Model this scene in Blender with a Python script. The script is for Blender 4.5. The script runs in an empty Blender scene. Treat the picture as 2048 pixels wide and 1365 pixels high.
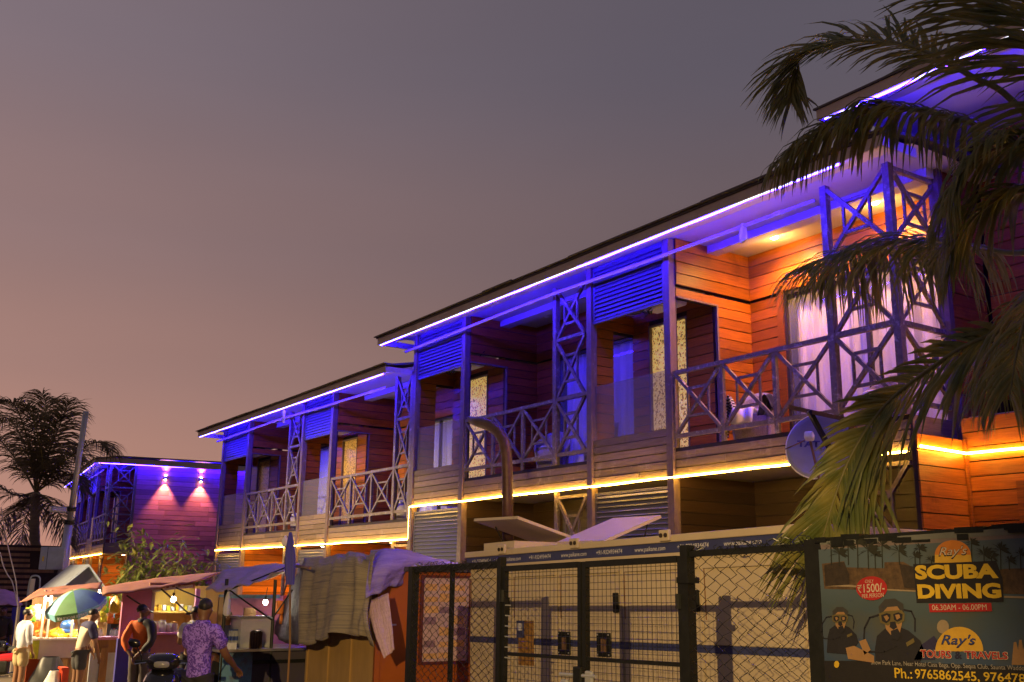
import bpy, bmesh, math, random
from mathutils import Vector, Matrix
random.seed(7)
SC = bpy.context.scene
COL = SC.collection
R = math.radians

# ------------------------------------------------------------------ camera
F_PX, PITCH, YAW, ROLL = 2045.83, 0.2332145, 0.5932489, 0.0130103     # focal length in 2048-px units
CAM = Vector((0.0, 0.0, 1.6))
_fw = Vector((-math.cos(YAW)*math.cos(PITCH), math.sin(YAW)*math.cos(PITCH), math.sin(PITCH)))
_r0 = Vector((math.sin(YAW), math.cos(YAW), 0.0))
_u0 = _r0.cross(_fw)
_r = _r0*math.cos(ROLL) + _u0*math.sin(ROLL)
_u = -_r0*math.sin(ROLL) + _u0*math.cos(ROLL)
cam_d = bpy.data.cameras.new('camera')
cam_d.sensor_width = 36.0
cam_d.lens = F_PX/2048*36.0
cam_d.clip_start = 0.05
cam_d.clip_end = 3000
cam = bpy.data.objects.new('camera', cam_d)
COL.objects.link(cam)
M3 = Matrix((_r, _u, -_fw)).transposed()
cam.matrix_world = Matrix.Translation(CAM) @ M3.to_4x4()
SC.camera = cam

# ------------------------------------------------------------------ sky
world = bpy.data.worlds.new('World')
SC.world = world
world.use_nodes = True
wn, wl = world.node_tree.nodes, world.node_tree.links
wn.clear()
def _n(t, **k):
    n = wn.new(t)
    for a, b in k.items(): setattr(n, a, b)
    return n
w_out = _n('ShaderNodeOutputWorld'); w_bg = _n('ShaderNodeBackground')
w_tc = _n('ShaderNodeTexCoord'); w_sep = _n('ShaderNodeSeparateXYZ')
wl.new(w_tc.outputs['Generated'], w_sep.inputs[0])
w_ramp = _n('ShaderNodeValToRGB')                        # dusk air by elevation (sin of the elevation angle)
w_ramp.color_ramp.interpolation = 'EASE'
els = w_ramp.color_ramp.elements
els[0].position = 0.0;  els[0].color = (0.350, 0.185, 0.150, 1)
els[1].position = 1.0;  els[1].color = (0.088, 0.086, 0.128, 1)
for p, c in ((0.10, (0.285, 0.168, 0.146, 1)), (0.20, (0.222, 0.143, 0.138, 1)), (0.32, (0.172, 0.124, 0.136, 1)), (0.48, (0.128, 0.110, 0.142, 1))):
    e = els.new(p); e.color = c
wl.new(w_sep.outputs['Z'], w_ramp.inputs[0])
# afterglow: warmer and brighter towards the place where the sun went down (far down the lane)
w_dot = _n('ShaderNodeVectorMath', operation='DOT_PRODUCT')
w_dot.inputs[1].default_value = (-0.80, -0.58, 0.15)
wl.new(w_tc.outputs['Generated'], w_dot.inputs[0])
w_mr = _n('ShaderNodeMapRange'); w_mr.interpolation_type = 'SMOOTHSTEP'
w_mr.inputs['From Min'].default_value = 0.10; w_mr.inputs['From Max'].default_value = 1.1
wl.new(w_dot.outputs['Value'], w_mr.inputs['Value'])
w_tint = _n('ShaderNodeMix', data_type='RGBA')
w_tint.inputs['A'].default_value = (0.86, 0.86, 0.86, 1); w_tint.inputs['B'].default_value = (2.0, 1.74, 1.52, 1)
wl.new(w_mr.outputs[0], w_tint.inputs['Factor'])
# thin high haze, uneven
w_map = _n('ShaderNodeMapping'); w_map.inputs['Scale'].default_value = (1.2, 1.2, 5.0); wl.new(w_tc.outputs['Generated'], w_map.inputs[0])
w_nz = _n('ShaderNodeTexNoise'); w_nz.inputs['Scale'].default_value = 1.6; w_nz.inputs['Detail'].default_value = 5; wl.new(w_map.outputs[0], w_nz.inputs['Vector'])
w_hz = _n('ShaderNodeMapRange'); w_hz.inputs['From Min'].default_value = 0.3; w_hz.inputs['From Max'].default_value = 0.7
w_hz.inputs['To Min'].default_value = 0.965; w_hz.inputs['To Max'].default_value = 1.035; wl.new(w_nz.outputs[0], w_hz.inputs['Value'])
w_m1 = _n('ShaderNodeVectorMath', operation='MULTIPLY'); wl.new(w_ramp.outputs[0], w_m1.inputs[0]); wl.new(w_tint.outputs['Result'], w_m1.inputs[1])
w_mul = _n('ShaderNodeVectorMath', operation='SCALE')
wl.new(w_m1.outputs[0], w_mul.inputs[0]); wl.new(w_hz.outputs[0], w_mul.inputs['Scale'])
wl.new(w_mul.outputs[0], w_bg.inputs['Color'])
w_bg.inputs['Strength'].default_value = 1.0
wl.new(w_bg.outputs[0], w_out.inputs['Surface'])

# the sun is already down: only a weak, soft afterglow is left of it
sun_d = bpy.data.lights.new('sun', 'SUN')
sun_d.energy = 0.06; sun_d.angle = R(20); sun_d.color = (1.0, 0.62, 0.45)
sun = bpy.data.objects.new('sun', sun_d); COL.objects.link(sun)
sun.rotation_euler = Vector((0.97, 0.10, -0.10)).to_track_quat('-Z', 'Y').to_euler()

vs = SC.view_settings
vs.view_transform = 'Standard'; vs.look = 'None'; vs.exposure = 0.0; vs.gamma = 1.0
vs.use_curve_mapping = False
cy = SC.cycles
SC.render.engine = 'CYCLES'
cy.use_denoising = True
try: cy.denoiser = 'OPENIMAGEDENOISE'
except Exception: pass
cy.max_bounces = 6; cy.diffuse_bounces = 2; cy.glossy_bounces = 3; cy.transmission_bounces = 4; cy.transparent_max_bounces = 8
cy.sample_clamp_indirect = 4.0
cy.caustics_reflective = False; cy.caustics_refractive = False
cy.use_light_tree = True

# ------------------------------------------------------------------ placing: where a sight line meets a real plane of the place
def ray(x, y): return _r*((x-1024)/F_PX) + _u*((682.5-y)/F_PX) + _fw
def onY(x, y, Y): d = ray(x, y); return CAM + d*(Y/d.y)
def onX(x, y, X): d = ray(x, y); return CAM + d*(X/d.x)
def dep(x, y, z): return CAM + ray(x, y)*z
GS = 0.026                                               # the lane climbs 2.6 % towards +X
def gz(X): return GS*X if X > -60 else GS*-60

# ------------------------------------------------------------------ materials
MATS = {}
def mat(name, col, rough=0.7, var=0.25, scale=6.0, stretch=(1, 1, 1), bump=0.0, metal=0.0, rnd=0.0,
        dirt=None, dirt_amt=0.0, dirt_scale=3.0, dirt_lo=0.5, spec=0.5, emit=None, estr=0.0, alpha=1.0, coat=0.0, trans=0.0):
    m = bpy.data.materials.new(name); m.use_nodes = True
    nt = m.node_tree; N, L = nt.nodes, nt.links
    b = N['Principled BSDF']
    b.inputs['Roughness'].default_value = rough
    b.inputs['Metallic'].default_value = metal
    b.inputs['Specular IOR Level'].default_value = spec
    b.inputs['Alpha'].default_value = alpha
    b.inputs['Coat Weight'].default_value = coat
    b.inputs['Transmission Weight'].default_value = trans
    geo = N.new('ShaderNodeNewGeometry')
    mp = N.new('ShaderNodeMapping'); mp.inputs['Scale'].default_value = stretch
    L.new(geo.outputs['Position'], mp.inputs['Vector'])
    nz = N.new('ShaderNodeTexNoise'); nz.inputs['Scale'].default_value = scale; nz.inputs['Detail'].default_value = 6; nz.inputs['Roughness'].default_value = 0.65
    L.new(mp.outputs[0], nz.inputs['Vector'])
    hsv = N.new('ShaderNodeHueSaturation'); hsv.inputs['Color'].default_value = (*col, 1)
    mr = N.new('ShaderNodeMapRange')
    mr.inputs['From Min'].default_value = 0.25; mr.inputs['From Max'].default_value = 0.75
    mr.inputs['To Min'].default_value = 1-var; mr.inputs['To Max'].default_value = 1+var
    L.new(nz.outputs[0], mr.inputs['Value'])
    val = mr.outputs[0]
    if rnd:
        oi = N.new('ShaderNodeObjectInfo')
        m2 = N.new('ShaderNodeMapRange'); m2.inputs['To Min'].default_value = 1-rnd; m2.inputs['To Max'].default_value = 1+rnd
        L.new(oi.outputs['Random'], m2.inputs['Value'])
        mu = N.new('ShaderNodeMath'); mu.operation = 'MULTIPLY'
        L.new(val, mu.inputs[0]); L.new(m2.outputs[0], mu.inputs[1]); val = mu.outputs[0]
    L.new(val, hsv.inputs['Value'])
    cout = hsv.outputs[0]
    if dirt is not None:
        n2 = N.new('ShaderNodeTexNoise'); n2.inputs['Scale'].default_value = dirt_scale; n2.inputs['Detail'].default_value = 8; n2.inputs['Roughness'].default_value = 0.7
        L.new(geo.outputs['Position'], n2.inputs['Vector'])
        m3 = N.new('ShaderNodeMapRange'); m3.inputs['From Min'].default_value = dirt_lo; m3.inputs['From Max'].default_value = dirt_lo+0.12
        m3.inputs['To Max'].default_value = dirt_amt
        L.new(n2.outputs[0], m3.inputs['Value'])
        mx = N.new('ShaderNodeMix'); mx.data_type = 'RGBA'
        L.new(m3.outputs[0], mx.inputs['Factor']); L.new(cout, mx.inputs['A']); mx.inputs['B'].default_value = (*dirt, 1)
        cout = mx.outputs['Result']
    L.new(cout, b.inputs['Base Color'])
    if bump:
        bp = N.new('ShaderNodeBump'); bp.inputs['Strength'].default_value = bump; bp.inputs['Distance'].default_value = 0.02
        L.new(nz.outputs[0], bp.inputs['Height']); L.new(bp.outputs[0], b.inputs['Normal'])
    if emit is not None:
        b.inputs['Emission Color'].default_value = (*emit, 1); b.inputs['Emission Strength'].default_value = estr
    MATS[name] = m
    return m
H = (1.2, 1.2, 22)                                       # grain that runs level, along the boards
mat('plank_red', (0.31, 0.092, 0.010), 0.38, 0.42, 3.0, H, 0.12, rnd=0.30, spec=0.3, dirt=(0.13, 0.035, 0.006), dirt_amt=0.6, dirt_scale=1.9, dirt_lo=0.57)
mat('plank_weathered', (0.20, 0.135, 0.078), 0.62, 0.35, 3.0, H, 0.35, rnd=0.28, dirt=(0.40, 0.31, 0.20), dirt_amt=0.55, dirt_scale=2.2, dirt_lo=0.56)
mat('plank_gable', (0.42, 0.12, 0.24), 0.42, 0.25, 2.5, H, 0.15, rnd=0.30)
mat('post_wood', (0.16, 0.105, 0.075), 0.6, 0.35, 8, (3, 3, 1), 0.25, dirt=(0.42, 0.34, 0.26), dirt_amt=0.6, dirt_scale=9, dirt_lo=0.60)
mat('truss_wood', (0.17, 0.125, 0.095), 0.6, 0.4, 9, (2, 2, 2), 0.2, dirt=(0.6, 0.55, 0.48), dirt_amt=0.6, dirt_scale=8, dirt_lo=0.55)
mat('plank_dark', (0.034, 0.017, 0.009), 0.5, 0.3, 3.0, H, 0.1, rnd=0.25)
mat('backing_dark', (0.035, 0.022, 0.016), 0.9, 0.2)
mat('slat_paint', (0.085, 0.08, 0.115), 0.42, 0.2, 4, H, 0.1, dirt=(0.75, 0.74, 0.72), dirt_amt=0.95, dirt_scale=11, dirt_lo=0.645)
mat('soffit', (0.50, 0.45, 0.42), 0.75, 0.07, 2.0, bump=0.03, dirt=(0.45, 0.40, 0.35), dirt_amt=0.35, dirt_scale=1.5, dirt_lo=0.58)
mat('fascia_paint', (0.42, 0.36, 0.33), 0.65, 0.18, 2.5, (1, 1, 3), 0.08, dirt=(0.25, 0.2, 0.17), dirt_amt=0.5, dirt_scale=3, dirt_lo=0.6)
mat('roof_sheet', (0.05, 0.045, 0.05), 0.6, 0.3, 5)
mat('floor_slab', (0.45, 0.40, 0.35), 0.7, 0.15, 3)
mat('door_dark', (0.03, 0.024, 0.022), 0.35, 0.2)
mat('curtain', (0.80, 0.74, 0.72), 0.85, 0.10, 5, (4, 4, 0.6), 0.0)
mat('pvc_pipe', (0.50, 0.42, 0.36), 0.5, 0.2, 4)
mat('metal_dark', (0.020, 0.022, 0.020), 0.5, 0.3, 12, metal=0.5, bump=0.1)
mat('wire_black', (0.018, 0.020, 0.018), 0.32, 0.3, 30, metal=0.3)
mat('metal_rust', (0.16, 0.09, 0.045), 0.8, 0.4, 14, bump=0.2)
mat('metal_grey', (0.42, 0.44, 0.46), 0.45, 0.15, 5, metal=0.4)
mat('white_plastic', (0.74, 0.73, 0.72), 0.45, 0.06, 5)
mat('lamp_white', (1, 1, 1), 0.5, 0, emit=(1.0, 0.72, 0.34), estr=70)
mat('bulb_cool', (1, 1, 1), 0.5, 0, emit=(1.0, 0.93, 0.75), estr=40)
mat('led_blue', (0.1, 0.1, 0.3), 0.5, 0, emit=(0.018, 0.0036, 1.0), estr=235)
mat('led_blue_core', (0.5, 0.5, 0.8), 0.5, 0, emit=(0.80, 0.85, 1.0), estr=3.0)
mat('led_yellow', (0.4, 0.3, 0.1), 0.5, 0, emit=(1.0, 0.54, 0.07), estr=80)
def glass(name, col, rough=0.05, alpha=0.3):
    m = mat(name, col, rough, 0.1, alpha=alpha)
    return m
glass('glass_film', (0.22, 0.20, 0.22), 0.12, 0.30)
glass('glass_clear', (0.5, 0.55, 0.55), 0.03, 0.14)
def MT(n): return MATS[n] if isinstance(n, str) else n

# ------------------------------------------------------------------ mesh helpers
class MB:
    def __init__(s): s.v = []; s.f = []; s.m = []; s.cur = 0
    def add(s, vs, fs):
        o = len(s.v); s.v += [tuple(v) for v in vs]
        s.f += [tuple(i+o for i in f) for f in fs]; s.m += [s.cur]*len(fs); return s
    def box(s, x0, x1, y0, y1, z0, z1):
        return s.add([(x0,y0,z0),(x1,y0,z0),(x1,y1,z0),(x0,y1,z0),(x0,y0,z1),(x1,y0,z1),(x1,y1,z1),(x0,y1,z1)],
                     [(0,3,2,1),(4,5,6,7),(0,1,5,4),(1,2,6,5),(2,3,7,6),(3,0,4,7)])
    def bar(s, p, q, w, h=None, up=(0, 0, 1)):
        p, q = Vector(p), Vector(q); h = h or w
        d = (q-p).normalized(); up = Vector(up)
        if abs(d.dot(up)) > 0.95: up = Vector((0, 1, 0)) if abs(d.y) < 0.9 else Vector((1, 0, 0))
        a = d.cross(up).normalized()*(w/2); b = a.cross(d).normalized()*(h/2)
        vs = [p-a-b, p+a-b, p+a+b, p-a+b, q-a-b, q+a-b, q+a+b, q-a+b]
        return s.add(vs, [(0,1,2,3),(7,6,5,4),(0,4,5,1),(1,5,6,2),(2,6,7,3),(3,7,4,0)])
    def tube(s, pts, r, n=8, cap=True):
        pts = [Vector(p) for p in pts]; rs = r if isinstance(r, (list, tuple)) else [r]*len(pts)
        o = len(s.v); ref = None
        for i, p in enumerate(pts):
            d = (pts[min(i+1, len(pts)-1)] - pts[max(i-1, 0)])
            d = d.normalized() if d.length > 1e-9 else Vector((0, 0, 1))
            if ref is None: ref = Vector((0, 0, 1)) if abs(d.z) < 0.9 else Vector((1, 0, 0))
            a = d.cross(ref).normalized(); b = d.cross(a).normalized(); ref = -b if False else ref
            for k in range(n):
                t = 2*math.pi*k/n
                s.v.append(tuple(p + (a*math.cos(t)+b*math.sin(t))*rs[i]))
        for i in range(len(pts)-1):
            for k in range(n):
                k2 = (k+1) % n
                s.f.append((o+i*n+k, o+i*n+k2, o+(i+1)*n+k2, o+(i+1)*n+k)); s.m.append(s.cur)
        if cap:
            s.f.append(tuple(o+k for k in range(n))[::-1]); s.m.append(s.cur)
            e = o+(len(pts)-1)*n
            s.f.append(tuple(e+k for k in range(n))); s.m.append(s.cur)
        return s
    def lathe(s, prof, n=16, c=(0, 0, 0), cap=True):
        o = len(s.v)
        for r, z in prof:
            for k in range(n):
                t = 2*math.pi*k/n
                s.v.append((c[0]+r*math.cos(t), c[1]+r*math.sin(t), c[2]+z))
        for i in range(len(prof)-1):
            for k in range(n):
                k2 = (k+1) % n
                s.f.append((o+i*n+k, o+i*n+k2, o+(i+1)*n+k2, o+(i+1)*n+k)); s.m.append(s.cur)
        if cap:
            s.f.append(tuple(o+k for k in range(n))[::-1]); s.m.append(s.cur)
            e = o+(len(prof)-1)*n
            s.f.append(tuple(e+k for k in range(n))); s.m.append(s.cur)
        return s
    def ball(s, c, rx, ry=None, rz=None, n=10, m=7):
        ry = ry or rx; rz = rz or rx; o = len(s.v)
        for i in range(m+1):
            ph = math.pi*i/m
            for k in range(n):
                t = 2*math.pi*k/n
                s.v.append((c[0]+rx*math.sin(ph)*math.cos(t), c[1]+ry*math.sin(ph)*math.sin(t), c[2]+rz*math.cos(ph)))
        for i in range(m):
            for k in range(n):
                k2 = (k+1) % n
                s.f.append((o+i*n+k, o+(i+1)*n+k, o+(i+1)*n+k2, o+i*n+k2)); s.m.append(s.cur)
        return s
    def grid(s, fn, nu, nv):
        o = len(s.v)
        for j in range(nv+1):
            for i in range(nu+1): s.v.append(tuple(fn(i/nu, j/nv)))
        for j in range(nv):
            for i in range(nu):
                a = o+j*(nu+1)+i
                s.f.append((a, a+1, a+nu+2, a+nu+1)); s.m.append(s.cur)
        return s
    def mesh(s, name, smooth=False):
        me = bpy.data.meshes.new(name); me.from_pydata(s.v, [], s.f); 
        if any(s.m): me.polygons.foreach_set('material_index', s.m)
        if smooth: me.polygons.foreach_set('use_smooth', [True]*len(s.f))
        me.update(); return me
def obj(name, mb, m=None, parent=None, loc=None, rot=None, scale=None, smooth=False, bevel=0.0):
    me = mb if isinstance(mb, bpy.types.Mesh) else mb.mesh(name, smooth)
    if m is not None and len(me.materials) == 0:
        for q in (m if isinstance(m, (list, tuple)) else [m]): me.materials.append(MT(q))
    o = bpy.data.objects.new(name, me); COL.objects.link(o)
    if parent is not None: o.parent = parent
    if loc is not None: o.location = loc
    if rot is not None: o.rotation_euler = rot
    if scale is not None: o.scale = scale
    if bevel:
        bv = o.modifiers.new('bevel', 'BEVEL'); bv.width = bevel; bv.segments = 2; bv.limit_method = 'ANGLE'
    return o
def tag(o, label=None, cat=None, group=None, kind=None):
    if label: o['label'] = label
    if cat: o['category'] = cat
    if group: o['group'] = group
    if kind: o['kind'] = kind
    return o
def thing(name, label, cat, loc=(0, 0, 0), rotz=0.0, group=None, rot=None):
    o = bpy.data.objects.new(name, None); COL.objects.link(o)
    o.empty_display_size = 0.2
    o.location = loc; o.rotation_euler = rot if rot else (0, 0, rotz)
    return tag(o, label, cat, group)
def copy_tree(o, parent=None):
    c = o.copy(); COL.objects.link(c); c.parent = parent
    for ch in list(o.children): copy_tree(ch, c)
    return c
_unit = {}
def unit_box(m):
    if m not in _unit:
        me = MB().box(-.5, .5, -.5, .5, -.5, .5).mesh('piece_'+m); me.materials.append(MT(m)); _unit[m] = me
    return _unit[m]
def piece(name, m, x0, x1, y0, y1, z0, z1, parent, rot=None):
    o = bpy.data.objects.new(name, unit_box(m)); COL.objects.link(o); o.parent = parent
    o.location = ((x0+x1)/2, (y0+y1)/2, (z0+z1)/2); o.scale = (x1-x0, y1-y0, z1-z0)
    if rot: o.rotation_euler = rot
    return o
def light(name, kind, loc, energy, color, parent=None, size=0.05, target=None, cone=60, blend=0.5):
    d = bpy.data.lights.new(name, kind); d.energy = energy; d.color = color
    if kind in ('POINT', 'SPOT'): d.shadow_soft_size = size
    if kind == 'AREA': d.shape = 'DISK'; d.size = size
    if kind == 'SPOT': d.spot_size = R(cone); d.spot_blend = blend
    o = bpy.data.objects.new(name, d); COL.objects.link(o)
    if parent is not None: o.parent = parent
    o.location = loc
    if target is not None: o.rotation_euler = (Vector(target)-Vector(loc)).to_track_quat('-Z', 'Y').to_euler()
    return o
def text_mesh(body, size, m, xscale=1.0, shear=0.0, bold=0.0, align='CENTER', name='lettering', spacing=1.0):
    c = bpy.data.curves.new(name, 'FONT'); c.body = body; c.size = size; c.shear = shear; c.offset = bold
    c.align_x = align; c.align_y = 'CENTER'; c.space_character = spacing; c.resolution_u = 3
    t = bpy.data.objects.new(name, c)
    me = bpy.data.meshes.new_from_object(t)
    bpy.data.objects.remove(t); bpy.data.curves.remove(c)
    for v in me.vertices: v.co.x *= xscale
    me.materials.clear(); me.materials.append(MT(m)); me.name = name
    return me
# ================================================================== GROUND
mat('ground_dust', (0.20, 0.155, 0.11), 0.95, 0.3, 2.0, bump=0.3, dirt=(0.11, 0.085, 0.065), dirt_amt=0.7, dirt_scale=0.8, dirt_lo=0.52)
g = MB()
_nx = 60
for i in range(_nx+1):
    X = -400 + 800*i/_nx
    for Y in (-400, -20, 0, 20, 400):
        g.v.append((X, Y, gz(max(-60, min(60, X)))))
for i in range(_nx):
    for j in range(4):
        a = i*5+j; g.f.append((a, a+5, a+6, a+1)); g.m.append(0)
tag(obj('ground', g, 'ground_dust'), kind='structure')

# ================================================================== unseen row added behind the viewer to keep sky light off the facade
mat('plaster_grey', (0.22, 0.20, 0.19), 0.85, 0.2, 2); mat('shutter_steel', (0.12, 0.12, 0.13), 0.5, 0.2, 4, metal=0.4)
for k in range(7):
    xa = -74+k*16.0
    sh = thing('sky_blocker_house', ('plain house block behind the viewer, added unseen to block sky light'), 'building', (xa, -9.0, gz(xa+8)), 0, 'added sky-light blockers behind the viewer')
    obj('wall', MB().box(.15, 15.8, -6, 0, -1.2, 6.4), 'plaster_grey', sh)
    obj('roof', MB().add([(0, .5, 6.35), (16, .5, 6.35), (16, -3, 7.8), (0, -3, 7.8), (0, -6.5, 6.35), (16, -6.5, 6.35)], [(0, 1, 2, 3), (3, 2, 5, 4), (0, 3, 4), (1, 5, 2)]), 'roof_sheet', sh)
    for j in range(4): obj('roller_shutter', MB().box(.9+j*3.8, 3.9+j*3.8, -.02, .06, -.2, 2.6), 'shutter_steel', sh)
    for j in range(4): obj('window', MB().box(1.5+j*3.8, 3.2+j*3.8, -.02, .05, 3.7, 5.2), 'shutter_steel', sh)

# ================================================================== HOTEL BLOCKS
def frosted():
    m = bpy.data.materials.new('frosted_leaf_pane'); m.use_nodes = True
    N, L = m.node_tree.nodes, m.node_tree.links; b = N['Principled BSDF']
    geo = N.new('ShaderNodeNewGeometry')
    vo = N.new('ShaderNodeTexVoronoi'); vo.inputs['Scale'].default_value = 38
    L.new(geo.outputs['Position'], vo.inputs['Vector'])
    rp = N.new('ShaderNodeValToRGB'); e = rp.color_ramp.elements
    e[0].position = 0.0; e[0].color = (0.10, 0.045, 0.012, 1); e[1].position = 1.0; e[1].color = (0.80, 0.58, 0.24, 1)
    for p, c in ((0.32, (0.34, 0.17, 0.04, 1)), (0.40, (0.75, 0.45, 0.12, 1)), (0.75, (0.76, 0.50, 0.16, 1))):
        q = e.new(p); q.color = c
    L.new(vo.outputs['Color'], rp.inputs[0]); L.new(rp.outputs[0], b.inputs['Base Color'])
    b.inputs['Roughness'].default_value = 0.3
    m2 = m.copy(); m2.name = 'frosted_leaf_pane_lit_room'
    N2, L2 = m2.node_tree.nodes, m2.node_tree.links; b2 = N2['Principled BSDF']
    r2 = [n for n in N2 if n.type == 'VALTORGB'][0]
    L2.new(r2.outputs[0], b2.inputs['Emission Color']); b2.inputs['Emission Strength'].default_value = 0.62
    MATS[m.name] = m; MATS[m2.name] = m2
frosted()
SOF = 6.64                                               # ceiling level of the upper storey, blocks share these heights
def x_panel(mb, a, b, c, d, w=0.05, t=0.05, up=(0, 1, 0)):
    """crossed bars with an inner rectangle between corners a(bottom left) b(bottom right) c(top right) d(top left)"""
    a, b, c, d = map(Vector, (a, b, c, d))
    n = (b-a).cross(d-a).normalized()
    mb.bar(a, c, w, t, n); mb.bar(b+n*.012, d+n*.012, w, t, n)
    q = 0.27
    p1, p2, p3, p4 = a.lerp(c, q), b.lerp(d, q), c.lerp(a, q), d.lerp(b, q)
    for u, v in ((p1, p2), (p4, p3)): mb.bar(u, v, w*.8, t*.8, n)
    for u, v in ((p1, p4), (p2, p3)): mb.bar(u, v, w*.6, t*.7, n)
def plank_wall(parent, axis, pos, a0, a1, z0, z1, rh, m, holes=(), out=-1, seg=None, name='plank_wall', back=0.06):
    """boards on a wall. axis 'x': wall runs along x at y=pos, boards stand proud towards out; axis 'y': runs along y at x=pos"""
    b = MB()
    hs = [h for h in holes]
    cuts_a = sorted({a0, a1, *[h[0] for h in hs], *[h[1] for h in hs]}); cuts_z = sorted({z0, z1, *[h[2] for h in hs], *[h[3] for h in hs]})
    cuts_a = [c for c in cuts_a if a0 <= c <= a1]; cuts_z = [c for c in cuts_z if z0 <= c <= z1]
    for i in range(len(cuts_a)-1):
        for j in range(len(cuts_z)-1):
            ca, cz = (cuts_a[i]+cuts_a[i+1])/2, (cuts_z[j]+cuts_z[j+1])/2
            if any(h[0] < ca < h[1] and h[2] < cz < h[3] for h in hs): continue
            if axis == 'x': b.box(cuts_a[i], cuts_a[i+1], min(pos, pos-out*back), max(pos, pos-out*back), cuts_z[j], cuts_z[j+1])
            else: b.box(min(pos, pos-out*back), max(pos, pos-out*back), cuts_a[i], cuts_a[i+1], cuts_z[j], cuts_z[j+1])
    w = obj(name, b, 'backing_dark', parent)
    z = z0; n = max(1, round((z1-z0)/rh)); rh = (z1-z0)/n
    for k in range(n):
        za, zb = z0+k*rh+.006, z0+(k+1)*rh-.007
        spans = [(a0, a1)]
        for h in hs:
            if h[2] < (za+zb)/2 < h[3]:
                new = []
                for s0, s1 in spans:
                    if h[1] <= s0 or h[0] >= s1: new.append((s0, s1)); continue
                    if h[0]-s0 > .03: new.append((s0, h[0]))
                    if s1-h[1] > .03: new.append((h[1], s1))
                spans = new
        for s0, s1 in spans:
            cuts = [s0]
            if seg:
                c = s0 + random.uniform(.35, 1)*seg
                while c < s1-.4: cuts.append(c); c += seg*random.uniform(.8, 1.2)
            cuts.append(s1)
            for c0, c1 in zip(cuts[:-1], cuts[1:]):
                t = .018 + random.uniform(0, .007); dz = random.uniform(-.002, .002)
                if axis == 'x':
                    y0, y1 = sorted((pos, pos+out*t)); piece('plank', m, c0+.002, c1-.002, y0, y1, za+dz, zb+dz, w)
                else:
                    x0, x1 = sorted((pos, pos+out*t)); piece('plank', m, x0, x1, c0+.002, c1-.002, za+dz, zb+dz, w)
    return w
def slat_panel(parent, x0, x1, y, z0, z1, pitch=0.068, name='shutter_panel'):
    b = MB().box(x0, x0+.05, y-.02, y+.03, z0, z1).box(x1-.05, x1, y-.02, y+.03, z0, z1)
    b.box(x0+.05, x1-.05, y-.018, y+.03, z0, z0+.035).box(x0+.05, x1-.05, y-.018, y+.03, z1-.04, z1).box(x0+.05, x1-.05, y+.031, y+.045, z0+.01, z1-.01)
    s = obj(name, b, 'slat_paint', parent)
    z = z0+.04
    while z < z1-.07:
        piece('slat', 'slat_paint', x0+.052, x1-.052, y-.012, y+.002, z, z+pitch*.98, s, rot=(R(-24), 0, 0)); z += pitch
    return s
def led(parent, p, q, name, m, r, core=None, extra=()):
    pts = [p, *extra, q]
    rl = random.Random(len(bpy.data.objects)); wp = []
    for a, b in zip(pts[:-1], pts[1:]):                  # the strip is pinned every half metre and wavers a little between
        a, b = Vector(a), Vector(b); n = max(1, int((b-a).length/.45))
        wp += [a.lerp(b, i/n)+(Vector((0, rl.uniform(-.004, .004), rl.uniform(-.008, .006))) if 0 < i < n else Vector((0, 0, 0))) for i in range(n)]
    pts = wp+[Vector(pts[-1])]
    o = obj(name, MB().tube(pts, r, 6), m, parent)
    if core:
        off = Vector((0, -r*.9, -r*.75))
        obj('led_core', MB().tube([Vector(v)+off for v in pts], r*.42, 5), core, o)
    return o
def curtain_mesh(x0, x1, y, z0, z1, amp=0.085, n=150, seed=1):
    rg = random.Random(seed)
    ph = [rg.uniform(0, 6) for _ in range(4)]
    def f(u, v):
        x = x0+(x1-x0)*u; fq = (x1-x0)*17
        w = 1.6*abs(math.sin(u*fq*.8+ph[0]))-.8 + .45*math.sin(u*fq*2.7+ph[1]+v*.8) + .3*math.sin(u*fq*.5+ph[2])
        return (x + .015*math.sin(v*4+u*20), y + amp*w*(.75+.25*v)*.6, z1+(z0-z1)*v + .01*math.sin(u*fq*2))
    return MB().grid(f, n, 14)
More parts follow.
